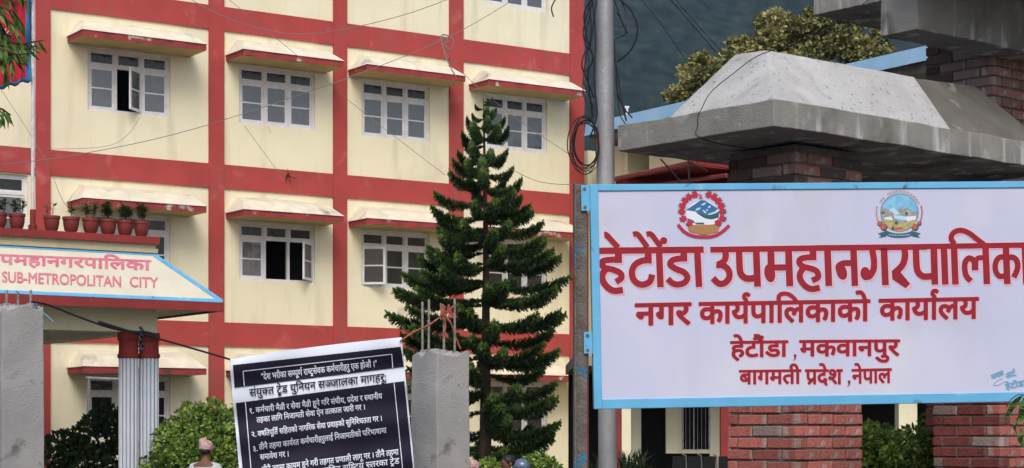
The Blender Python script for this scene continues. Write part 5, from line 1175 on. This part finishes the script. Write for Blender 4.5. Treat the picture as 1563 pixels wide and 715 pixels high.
for k in range(4):
    cx = 1032 + k * 23; b_ = Vector((VX(cx), ZV - .6, 0))
    t = thing('visitor_chair', ['black visitor chair leftmost of the row below the barred window', 'black visitor chair second from the left of the row below the barred window', 'black visitor chair third from the left of the row below the barred window', 'black visitor chair rightmost of the row, beside the red post'][k], 'chair', b_, 'black chairs on the veranda')
    zT_ = VZ(697, ZV - .6); m = MB(); n = 6
    for i in range(n):
        s0, s1 = i / n, (i + 1) / n
        f_ = lambda s: (-.10 * s + .03 * math.sin(s * 3.1), .48 + (zT_ - .48) * s)
        (y0, z0_), (y1, z1_) = f_(s0), f_(s1); m.hexa([b_ + Vector(p) for p in ((-.09, y0 + .22, z0_), (.09, y0 + .22, z0_), (.09, y0 + .25, z0_), (-.09, y0 + .25, z0_), (-.09, y1 + .22, z1_), (.09, y1 + .22, z1_), (.09, y1 + .25, z1_), (-.09, y1 + .25, z1_))])
    obj('backrest', m, M['chair'], t); m = MB(); m.box((b_.x - .1, b_.y - .2, .42), (b_.x + .1, b_.y + .22, .47)); obj('seat', m, M['chair'], t)
    m = MB(); m.tube([b_ + Vector(p) for p in ((.105, -.2, 0), (.105, -.2, .5), (.11, -.16, .68), (.105, .1, .72), (.105, .2, .62), (.105, .2, 0))], .012, 6); m.tube([b_ + Vector((.105, .2, .6)), b_ + Vector((.11, .16, zT_ - .1)), b_ + Vector((.10, .14, zT_ + .01)), b_ + Vector((.05, .13, zT_ + .03))], .012, 6); obj('armrest_tube', m, M['chrome'], t, smooth=True)
# ---------------------------------------------------------------- vegetation
def leaf(mb, p, d, up, ln, wd, mi=0):
    s = d.cross(up)
    s = s.normalized() * wd if s.length > 1e-5 else Vector((wd, 0, 0))
    n = len(mb.v); mb.v += [p, p + d * ln * .5 + s, p + d * ln, p + d * ln * .5 - s]; mb.f.append((n, n + 1, n + 2, n + 3)); mb.mi.append(mi)
def rv(rr): 
    while 1:
        v = Vector((rr.uniform(-1, 1), rr.uniform(-1, 1), rr.uniform(-1, 1)))
        if .05 < v.length < 1: return v.normalized()
def clumps(mb, blobs, count, ls, rr, mi=0, squash=1.0, shell=.62):
    tot = sum(b[1] ** 2 for b in blobs)
    for c, r in blobs:
        for _ in range(int(count * r * r / tot)):
            n = rv(rr); q = rr.uniform(shell, 1.03) ** .6; w_ = noise.noise(c * 1.7 + n * 2.2) * .28
            p = c + Vector((n.x, n.y, n.z * squash)) * r * (q + w_)
            d = (n + rv(rr) * .9).normalized(); l_ = ls * rr.uniform(.6, 1.3); leaf(mb, p, d, (n + rv(rr) * .5).normalized(), l_, l_ * .32, mi)
def bush(name, label, cat, cx, base, blobs, count, ls, mtl, seed, stems=4, group=None, twigs=True):
    rr = random.Random(seed); t = thing(name, label, cat, base, group); m = MB(); clumps(m, blobs, count, ls, rr); obj('foliage', m, mtl, t)
    m = MB()
    for k in range(stems):
        c, r = rr.choice(blobs); a = base + Vector((rr.uniform(-.2, .2), rr.uniform(-.2, .2), 0)); m.tube([a, (a + c) / 2 + Vector((rr.uniform(-.1, .1), 0, 0)), c], [.03, .02, .01], 6)
        for _ in range(4): m.tube([(a + c) / 2, c + rv(rr) * r * .8], [.012, .005], 5)
    obj('stem', m, M['bark'], t); return t
def pb(px, py, Z, rpx): return (P(px, py, Z), rpx / FOC * Z)
bush('round_bush', 'rounded bright green bush between the porch columns and the protest banner', 'bush', 0, Vector((P(305, 0, 30).x, 30, 0)),
     [pb(300, 665, 30, 42), pb(275, 690, 30, 44), pb(330, 655, 30.2, 36), pb(345, 690, 30, 42), pb(290, 640, 30.4, 24), pb(262, 668, 30.4, 26), pb(310, 720, 29.8, 60), pb(372, 650, 30.6, 34), pb(360, 740, 30, 60), pb(255, 740, 30, 50), pb(325, 630, 30.4, 18)], 15000, .075, M['leafhedge'], 1)
bush('dark_shrub', 'straggly dark shrub in the shade under the porch, left of the fluted columns', 'shrub', 0, Vector((P(130, 0, 32).x, 32, 0)),
     [pb(150, 668, 32, 34), pb(178, 650, 32.2, 22), pb(95, 690, 32, 30), pb(125, 715, 32, 40), pb(190, 700, 32, 30), pb(160, 632, 32.3, 12)], 3600, .11, M['leafdark'], 2)
bush('low_bush', 'small green bush behind the two heads under the pine', 'bush', 0, Vector((P(815, 0, 27).x, 27, 0)),
     [pb(822, 712, 27, 20), pb(838, 718, 27, 18), pb(806, 715, 27, 16), pb(815, 735, 27, 34)], 3600, .06, M['leafhedge'], 3)
bush('low_bush', 'small green bush at the foot of the concrete pillar, left of the dark-haired head', 'bush', 0, Vector((P(750, 0, 27.6).x, 27.6, 0)),
     [pb(746, 714, 27.6, 13), pb(756, 725, 27.6, 18), pb(740, 728, 27.6, 20)], 2200, .06, M['leafhedge'], 4)
# clipped hedge in the gate opening: follows the gate line behind the pillars
rr = random.Random(5); hedge = []
for k in range(26):
    x = rr.uniform(1312, 1450); hedge.append(pb(x, 668 + rr.uniform(0, 45) + (6 if x > 1400 else 0), 15 + rr.uniform(-.3, .6), rr.uniform(14, 24)))
hedge += [pb(1418, 645, 15.4, 12), pb(1330, 656, 15.4, 12), pb(1350, 662, 15.4, 12)]
for k in range(14): hedge.append(pb(1300 + k * 13, 740, 15.2, 40))
bush('garden_hedge', 'bright green garden hedge seen through the gap between the brick pillars', 'hedge', 0, Vector((P(1380, 0, 15.2).x, 15.2, 0)), hedge, 30000, .042, M['leafhedge'], 5)
# spiky plant under the sign
t = thing('spiky_plant', 'spiky dark green plant at the foot of the utility pole below the sign', 'plant', Vector((P(962, 0, 20).x, 20, 0))); rr = random.Random(6); m = MB()
for k in range(170):
    c = P(rr.choice([920, 958, 975]) + rr.uniform(-10, 10), 735, 20 + rr.uniform(-.15, .15)); a = rr.uniform(0, 6.28); sp = rr.uniform(.05, .32); h = rr.uniform(.16, .36)
    p0 = c; p1 = c + Vector((math.cos(a) * sp * .45, math.sin(a) * sp * .45, h * .75)); p2 = c + Vector((math.cos(a) * sp, math.sin(a) * sp, h)); s = Vector((-math.sin(a), math.cos(a), 0)) * .008
    m.add([p0 - s, p0 + s, p1 + s, p2, p1 - s], [(0, 1, 2, 4), (4, 2, 3)])
obj('blades', m, M['leafdark'], t); m = MB(); m.tube([t.location, P(960, 735, 20)], [.05, .03], 8); obj('stem', m, M['bark'], t)

# Norfolk pine
PX, PZ = 741, 30.0
base = Vector((P(PX, 0, PZ).x, PZ, 0)); PT = thing('norfolk_pine', 'tall tiered dark green Norfolk pine in front of the cream facade', 'tree', base)
top = P(PX - 3, 150, PZ)
m = MB(); m.tube([base, base + Vector((0, 0, 2)), base + Vector((.01, 0, 4.5)), top], [.11, .09, .05, .006], 10); obj('trunk', m, M['bark'], PT, smooth=True)
def plume_mesh(k):
    """one bough, length 1 along +X, tip turned up, wrapped in dense short needled twigs"""
    rr = random.Random(k); mb = MB()
    ax = lambda s: Vector((s, 0, -.10 * math.sin(s * 2.6) + .16 * s ** 4))
    mb.tube([ax(i / 8) for i in range(9)], [.014 * (1 - i / 9) + .003 for i in range(9)], 5, 1)
    for q in range(900):
        s = .04 + .96 * rr.random() ** .8; c = ax(s)
        prof = min(1, (1.10 - s) * 3.2) ** .6 * (.25 + .75 * min(1, s * 1.8))
        a = rr.uniform(0, 2 * math.pi); ca, sa = math.cos(a), math.sin(a)
        rad = Vector((0, ca * 1.25, sa * (.80 if sa > 0 else .95)))
        d = (rad + Vector((rr.uniform(.15, .75), 0, .22))).normalized(); ln = .135 * prof * rr.uniform(.75, 1.12)
        top_ = 2 if (sa > .1 and rr.random() < .35) or s > .92 else 0  # paler needles on the upper side and at the tip
        side = d.cross(rv(rr)).normalized() * .0075
        p0 = c; n = len(mb.v)
        mb.v += [p0 - side, p0 + side, p0 + d * ln * .8 + side, p0 + d * ln, p0 + d * ln * .8 - side]; mb.f.append((n, n + 1, n + 2, n + 3, n + 4)); mb.mi.append(top_)
        b_ = p0 + d * ln * rr.uniform(.5, .85); dd = (d + rv(rr) * .7).normalized(); sd = dd.cross(rv(rr)).normalized() * .006; n = len(mb.v)
        mb.v += [b_ - sd, b_ + sd, b_ + dd * ln * .34]; mb.f.append((n, n + 1, n + 2)); mb.mi.append(top_)
    me = bpy.data.meshes.new('branch'); me.from_pydata(mb.v, [], mb.f)
    for q in ('leafpine', 'bark', 'leafpinetip'): me.materials.append(M[q])
    me.polygons.foreach_set('material_index', mb.mi); me.update(); return me
plumes = [plume_mesh(k) for k in range(4)]
tiers = [(154, 14), (170, 24), (190, 34), (212, 44), (234, 42), (255, 46), (277, 56), (299, 70), (322, 80), (346, 88), (371, 94), (397, 106), (424, 120), (452, 130), (482, 134), (512, 128), (540, 118), (567, 112), (594, 112), (622, 114), (650, 114), (678, 100)]
rr = random.Random(21); nbr = 0
for ti, (py, rad) in enumerate(tiers):
    z = P(PX, py + 6 + rad * .03, PZ).z; rm = rad / FOC * PZ; nb_ = 4 if ti < 3 else (5 if ti < 8 else 7); a0 = rr.uniform(0, 6.28)
    for k in range(nb_):
        a = a0 + 2 * math.pi * k / nb_ + rr.uniform(-.13, .13)
        if k == 0: a = rr.uniform(-.4, .4)
        if k == 1: a = math.pi + rr.uniform(-.4, .4)
        if k == 2: a = -math.pi / 2 + rr.uniform(-.95, .95)
        o = bpy.data.objects.new('branch', rr.choice(plumes)); C.objects.link(o); o.parent = PT
        q = top.lerp(base, (top.z - z) / top.z); o.location = Vector((q.x, q.y, z + rr.uniform(-.07, .07))) - base
        ln = rm * rr.uniform(.80, 1.10) * (1.02 if ti > 5 else .98); w_ = [.42, .6, .8, 1.0, 1.05, 1.1, 1.15][min(ti, 6)] * (.90 if ti > 10 else .82); w_ *= rr.uniform(.9, 1.1)
        o.rotation_euler = (0, rr.uniform(-.05, .06) - (.25 if ti < 4 else .10 if ti < 8 else .04), a); o.scale = (ln, w_ * .95, w_); nbr += 1

# weed on the beam
u_, z_ = fpx(437, 268); wb_ = F(u_, .03, z_); t = thing('beam_weed', 'small dark weed growing on the red beam under the second bay', 'weed', wb_); m = MB(); rr = random.Random(8)
for k in range(16):
    d_ = rv(rr); d_.y = -abs(d_.y) * .4; p = wb_; q = [p]
    for s_ in range(3): p = p + (d_ + rv(rr) * .5) * .06 + Vector((.01, 0, -.01)); q.append(p)
    m.tube(q, [.010, .008, .006, .003], 4)
obj('stems', m, M['hair'], t)
# olive green trees behind the canopy
def crown_tree(label, Z, blobs, count, ls, mtl, seed, trunk_px):
    rr = random.Random(seed); base = Vector((P(trunk_px, 0, Z).x, Z, 0)); t = thing('broadleaf_tree', label, 'tree', base); m = MB()
    bl_ = []
    for c, r in blobs:
        bl_.append((c, r * .66))
        for _ in range(14):
            n = rv(rr); bl_.append((c + Vector((n.x, n.y, n.z * .9)) * r * rr.uniform(.7, 1.2), r * rr.uniform(.16, .34)))
    clumps(m, bl_, count, ls, rr, shell=.3); obj('crown', m, mtl, t)
    m = MB(); cc = blobs[0][0]; m.tube([base, base.lerp(cc, .5) + Vector((.3, 0, 0)), cc], [.35, .25, .1], 10)
    for c, r in blobs: m.tube([base.lerp(cc, .55), (base.lerp(cc, .6) + c) / 2 + Vector((0, 0, .6)), c], [.16, .1, .04], 7)
    obj('trunk', m, M['bark'], t, smooth=True); return t
crown_tree('dark olive tree just left of the canopy ridge, lower than its neighbour', 62, [pb(1085, 115, 62, 34), pb(1060, 135, 62, 26), pb(1112, 104, 62, 28), pb(1040, 155, 62, 20), pb(1095, 155, 62, 40)], 20000, .15, M['leaftree'], 31, 1095)
crown_tree('large yellow-green broadleaf tree rising above the canopy roof', 58, [pb(1178, 52, 58, 34), pb(1235, 50, 58, 42), pb(1158, 78, 58, 32), pb(1140, 95, 58, 22), pb(1280, 62, 58, 38), pb(1320, 78, 58, 34), pb(1215, 95, 58, 46), pb(1260, 25, 58, 24), pb(1190, 35, 58, 16), pb(1355, 90, 58, 22)], 30000, .15, M['leaftree'], 32, 1230)
# near drooping branches, upper left and lower right
def droop(name, label, trunkbase, stems, Z, seed, ll, mtl, cat='tree'):
    rr = random.Random(seed); t = thing(name, label, cat, trunkbase); bk = MB(); lf = MB()
    for st_ in stems:
        pts = pp([(x, y, Z + rr.uniform(-.05, .05)) for x, y in st_]); bk.tube(pts, [.007 * (1 - i / len(pts)) + .002 for i in range(len(pts))], 5)
        for i in range(len(pts) - 1):
            L_ = (pts[i + 1] - pts[i]).length; n = max(2, int(L_ / ll * 3.4))
            for k in range(n):
                p = pts[i].lerp(pts[i + 1], k / n); d0 = (pts[i + 1] - pts[i]).normalized()
                for sgn in (-1, 1):
                    d = (d0 * .5 + Vector((sgn * .25 * rr.random(), rr.uniform(-.6, .6), -.75 + rr.uniform(-.2, .35)))).normalized()
                    ln = ll * rr.uniform(.7, 1.15); s = d.cross(rv(rr)).normalized() * ln * .13; a1 = p + d * ln * .45 + Vector((0, 0, -.004)); n0 = len(lf.v)
                    lf.v += [p, p + d * ln * .22 + s * .8, a1 + s, p + d * ln, a1 - s, p + d * ln * .22 - s * .8]; lf.f.append(tuple(n0 + q for q in range(6))); lf.mi.append(0)
    obj('twigs', bk, M['bark'], t, smooth=True); obj('leaves', lf, mtl, t)
    return t, bk
tb = Vector((P(-330, 0, 9).x, 9, 0))
t, _ = droop('street_tree', 'overhanging tree with drooping pinnate leaves at the upper left edge', tb,
    [[(-60, -20), (-10, 5), (20, 18), (36, 40)], [(-60, 0), (0, 22), (22, 40), (30, 60)], [(-60, 40), (-10, 58), (30, 68), (66, 62)], [(-60, 55), (0, 66), (35, 76), (56, 70)], [(-50, 60), (-8, 72), (14, 88), (22, 110)], [(-50, 75), (-10, 84), (8, 100), (10, 118)],
     [(-60, 66), (-4, 80), (22, 86), (36, 100)], [(-60, 150), (-20, 160), (5, 168), (16, 176)], [(-60, 165), (-16, 172), (4, 178), (6, 188)], [(-50, -40), (10, -20), (34, -8), (44, 12)], [(-60, -30), (-10, 20), (8, 50), (14, 62)], [(-60, 10), (-15, 34), (2, 52), (2, 70)], [(-60, -35), (0, -12), (22, 6), (26, 30)], [(-50, 62), (0, 74), (28, 84), (46, 82)], [(-60, 25), (-10, 44), (16, 56), (18, 72)]], 9, 41, .078, M['leafnear'])
m = MB(); m.tube([tb, tb + Vector((.05, 0, 2)), tb + Vector((.3, 0, 3.6)), tb + Vector((.5, 0, 5))], [.12, .1, .07, .03], 10)
for (x, y) in ((-60, -20), (-60, 0), (-60, 40), (-60, 55), (-50, 60), (-50, 75), (-60, 66), (-60, 150), (-60, 165), (-50, -40), (-60, -30), (-60, 10)):
    e = P(x, y, 9); m.tube([tb + Vector((.2, 0, 3.0)), (tb + Vector((.2, 0, 3.2)) + e) / 2 + Vector((0, 0, .15)), e], [.03, .018, .008], 6)
obj('trunk', m, M['bark'], t, smooth=True)
def bigleaf(mb, pts, wd):
    sp = smooth([(p[0], p[1]) for p in pts], 5); n = len(sp); ws = [wd * math.sin(math.pi * min(.97, max(.05, (i + .2) / n))) for i in range(n)]
    rb = ribbon(sp, ws); off = len(mb.v)
    for i, (x, y) in enumerate(rb): mb.v.append(P(x, y, 8.8 + .02 * math.sin(i)))
    for k in range(n - 1): mb.f.append((off + k, off + k + 1, off + 2 * n - 2 - k, off + 2 * n - 1 - k)); mb.mi.append(0)
bb = Vector((P(1640, 0, 8.8).x, 8.8, 0)); t = thing('leafy_sapling', 'green leaves of a sapling poking in at the lower right corner of the sign', 'plant', bb)
m = MB(); m.tube([bb, bb + Vector((-.05, 0, 1.0)), P(1590, 640, 8.8), P(1562, 620, 8.8)], [.02, .015, .01, .004], 6); m.tube(pp([(1562, 620, 8.8), (1553, 640, 8.8), (1549, 658, 8.8)]), .003, 5); m.tube(pp([(1565, 603, 8.8), (1553, 603, 8.8), (1543, 610, 8.8), (1536, 622, 8.8)]), .0025, 5); obj('stem', m, M['bark'], t)
for pts, wd in (([(1562, 603), (1552, 612), (1542, 626), (1536, 642)], 9), ([(1565, 604), (1562, 625), (1558, 645)], 13), ([(1560, 655), (1557, 668), (1562, 682)], 9), ([(1572, 600), (1575, 625), (1570, 650)], 16), ([(1556, 636), (1548, 650), (1552, 662)], 4)):
    m = MB(); bigleaf(m, pts, wd); o = obj('leaf', m, M['leafnear'], t)

# ---------------------------------------------------------------- people
def skinned(name, verts, edges, radii, m, parent, sub=2, root=0):
    me = bpy.data.meshes.new(name); off = rootloc(parent); me.from_pydata([Vector(v) for v in verts], edges, []); o = bpy.data.objects.new(name, me); C.objects.link(o)
    s = o.modifiers.new('skin', 'SKIN'); s.use_smooth_shade = True
    for i, r in enumerate(radii): 
        me.skin_vertices[0].data[i].radius = r if isinstance(r, tuple) else (r, r); me.skin_vertices[0].data[i].use_root = (i == root)
    sb = o.modifiers.new('sub', 'SUBSURF'); sb.levels = sb.render_levels = sub
    bpy.context.view_layer.update(); ev = o.evaluated_get(bpy.context.evaluated_depsgraph_get()); nm = bpy.data.meshes.new_from_object(ev); o.modifiers.clear(); o.data = nm; o.data.name = name
    nm.materials.clear(); nm.materials.append(m); nm.polygons.foreach_set('use_smooth', [True] * len(nm.polygons)); o.parent = parent; return o
def person(label, loc, face, h, shirt, trousers, cap, holds=0):
    """body in local space facing -Y, turned by 'face' about Z"""
    t = thing('person', label, 'person', loc); t.rotation_euler = (0, 0, face); k = h / 1.72
    V = []; Ed = []; Rd = []
    def v(x, y, z, r, p=None):
        V.append((x * k, y * k, z * k)); Rd.append((r[0] * k, r[1] * k) if isinstance(r, tuple) else r * k); i = len(V) - 1
        if p is not None: Ed.append((p, i))
        return i
    pel = v(0, 0, .96, (.145, .10)); wa = v(0, .005, 1.10, (.13, .09), pel); ch = v(0, .0, 1.28, (.155, .105), wa); sh = v(0, .01, 1.42, (.13, .085), ch); nk = v(0, .005, 1.50, .055, sh); nk2 = v(0, -.01, 1.55, .052, nk)
    h1 = v(0, -.02, 1.60, (.068, .078), nk2); h2 = v(0, -.015, 1.66, (.076, .092), h1); h3 = v(0, -.01, 1.705, (.055, .07), h2)
    for s in (-1, 1):
        a = v(.175 * s, .01, 1.415, .055, sh); b = v(.225 * s, .02, 1.28, .046, a); c = v(.245 * s, .03, 1.12, .038, b); d = v(.25 * s, -.03, .98, .031, c); e = v(.25 * s, -.07, .88, .024, d); p = v(.248 * s, -.09, .83, (.034, .016), e)
        for q, (dx, ln) in enumerate(((-.026, .068), (-.009, .078), (.009, .073), (.025, .058))):
            f1 = v((.248 + 0) * s, -.10 + dx * .9, .80, .0085, p); f2 = v(.246 * s, -.105 + dx * 1.1, .80 - ln * .5, .008, f1); v(.238 * s, -.108 + dx * 1.1, .80 - ln, .0065, f2)
        th = v(.240 * s, -.125, .825, .0095, e); v(.232 * s, -.145, .79, .008, th)
        l1 = v(.09 * s, 0, .88, .085, pel); l2 = v(.10 * s, -.01, .68, .07, l1); l3 = v(.10 * s, -.01, .49, .052, l2); l4 = v(.105 * s, .02, .30, .046, l3); l5 = v(.105 * s, .03, .09, .034, l4); l6 = v(.11 * s, -.03, .045, .036, l5); v(.115 * s, -.14, .03, (.04, .022), l6)
    skinned('body', V, Ed, Rd, M['skin'], t)
    # face: nose, ears, eyes, mouth
    def ell(name, c, r, m_, seg=14):
        mb = MB(); 
        for i in range(seg // 2 + 1):
            ph = math.pi * i / (seg // 2)
            for j in range(seg):
                th = 2 * math.pi * j / seg; mb.v.append(Vector((c[0] + r[0] * math.sin(ph) * math.cos(th), c[1] + r[1] * math.sin(ph) * math.sin(th), c[2] + r[2] * math.cos(ph))) * k)
        for i in range(seg // 2):
            for j in range(seg): a = i * seg + j; b_ = i * seg + (j + 1) % seg; mb.f.append((a, b_, b_ + seg, a + seg)); mb.mi.append(0)
        me = bpy.data.meshes.new(name); me.from_pydata(mb.v, [], mb.f); me.materials.append(m_); me.polygons.foreach_set('use_smooth', [True] * len(me.polygons)); o = bpy.data.objects.new(name, me); C.objects.link(o); o.parent = t; return o
    ell('nose', (0, -.107, 1.62), (.013, .018, .022), M['skin'])
    for s in (-1, 1):
        ell('ear', (.083 * s, .0, 1.63), (.011, .020, .032), M['skin']); ell('eye', (.031 * s, -.098, 1.645), (.012, .009, .007), M['hair'], 8)
    ell('mouth', (0, -.098, 1.578), (.022, .008, .006), M['gatedull'], 8)
    # shirt and trousers follow the body
    sh_i = [i for i in range(len(V))]
    V2 = [(0, 0, .93), (0, .005, 1.10), (0, 0, 1.28), (0, .01, 1.42), (0, .008, 1.505)]; R2 = [(.158, .112), (.145, .105), (.175, .125), (.165, .118), (.082, .080)]; E2 = [(0, 1), (1, 2), (2, 3), (3, 4)]
    for s in (-1, 1):
        n = len(V2); V2 += [(.178 * s, .01, 1.418), (.228 * s, .02, 1.28), (.247 * s, .03, 1.15)]; R2 += [.066, .058, .054]; E2 += [(3, n), (n, n + 1), (n + 1, n + 2)]
    skinned('shirt', [tuple(c * k for c in q) for q in V2], E2, [tuple(c * k for c in r) if isinstance(r, tuple) else r * k for r in R2], shirt, t, root=2)
    V3 = [(0, 0, 1.0), (0, 0, .93)]; R3 = [(.15, .105), (.152, .11)]; E3 = [(0, 1)]
    for s in (-1, 1):
        n = len(V3); V3 += [(.092 * s, 0, .86), (.10 * s, -.01, .68), (.10 * s, -.01, .49), (.105 * s, .02, .28), (.105 * s, .03, .08)]; R3 += [.094, .082, .068, .062, .055]; E3 += [(1, n), (n, n + 1), (n + 1, n + 2), (n + 2, n + 3), (n + 3, n + 4)]
    skinned('trousers', [tuple(c * k for c in q) for q in V3], E3, [tuple(c * k for c in r) if isinstance(r, tuple) else r * k for r in R3], trousers, t, root=0)
    collar = MB(); 
    if cap == 'topi':
        mb = MB(); n = 24
        prof = [(.094, 1.645, 0), (.097, 1.66, 0), (.094, 1.72, .004), (.084, 1.762, .010), (.060, 1.775, .012), (.0, 1.772, .012)]
        for (r, z, o_) in prof:
            for j in range(n):
                a = 2 * math.pi * j / n; mb.v.append(Vector((r * math.cos(a) * .90, -.008 + o_ + r * 1.06 * math.sin(a), z + .018 * math.cos(a) * (z > 1.7) + .006 * math.sin(a))) * k)
        for i in range(len(prof) - 1):
            for j in range(n): a = i * n + j; b_ = i * n + (j + 1) % n; mb.f.append((a, b_, b_ + n, a + n)); mb.mi.append(0)
        me = bpy.data.meshes.new('cap'); me.from_pydata(mb.v, [], mb.f); me.materials.append(M['topi']); me.polygons.foreach_set('use_smooth', [True] * len(me.polygons)); o = bpy.data.objects.new('cap', me); C.objects.link(o); o.parent = t
        ell('hair', (0, .022, 1.630), (.079, .078, .052), M['hair'])
    elif cap == 'helmet':
        ell('helmet', (0, .0, 1.66), (.125, .145, .125), M['helmet'], 24); ell('visor', (0, -.05, 1.63), (.108, .105, .052), M['glassdark'], 16)
    else:
        o = ell('hair', (0, .012, 1.672), (.088, .098, .088), M['hair'], 22)
        for vv in o.data.vertices:
            d_ = vv.co - Vector((0, .012, 1.672)) * k; f_ = 1 + .05 * noise.noise(vv.co * 30); vv.co = Vector((0, .012, 1.672)) * k + d_ * f_
    return t
person('man in a pale grey shirt and patterned pink cap, seen from behind beside the bush', (P(314, 0, 24).x, 24, 0), R(180 - 22), 1.68, M['shirt'], M['trouser'], 'topi')
person('dark-haired person whose head just shows between the low bushes under the pine', (P(775, 0, 23).x, 23, 0), R(-60), 1.52, M['navy'], M['trouser'], 'hair')
person('person in a dark blue helmet close behind the dark-haired head', (P(796, 0, 24.2).x, 24.2, 0), R(-100), 1.435, M['navy'], M['trouser'], 'helmet')
person('person in pink clothing mostly hidden behind the middle concrete pillar', (P(723, 0, 25).x, 25, 0), R(150), 1.415, M['pinkcloth'], M['trouser'], 'topi')

# ---------------------------------------------------------------- haze
m = MB(); m.box((-1000, -30, -1.2), (1600, 2260, 1250))
hz = bpy.data.materials.new('haze_air'); hz.use_nodes = True; t = hz.node_tree; t.nodes.remove(t.nodes['Principled BSDF'])
pv = t.nodes.new('ShaderNodeVolumePrincipled'); pv.inputs['Color'].default_value = (.50, .74, 1, 1); pv.inputs['Density'].default_value = .00013; pv.inputs['Anisotropy'].default_value = .2
t.links.new(pv.outputs[0], t.nodes['Material Output'].inputs['Volume'])
o = obj('haze', m, hz); o['kind'] = 'stuff'
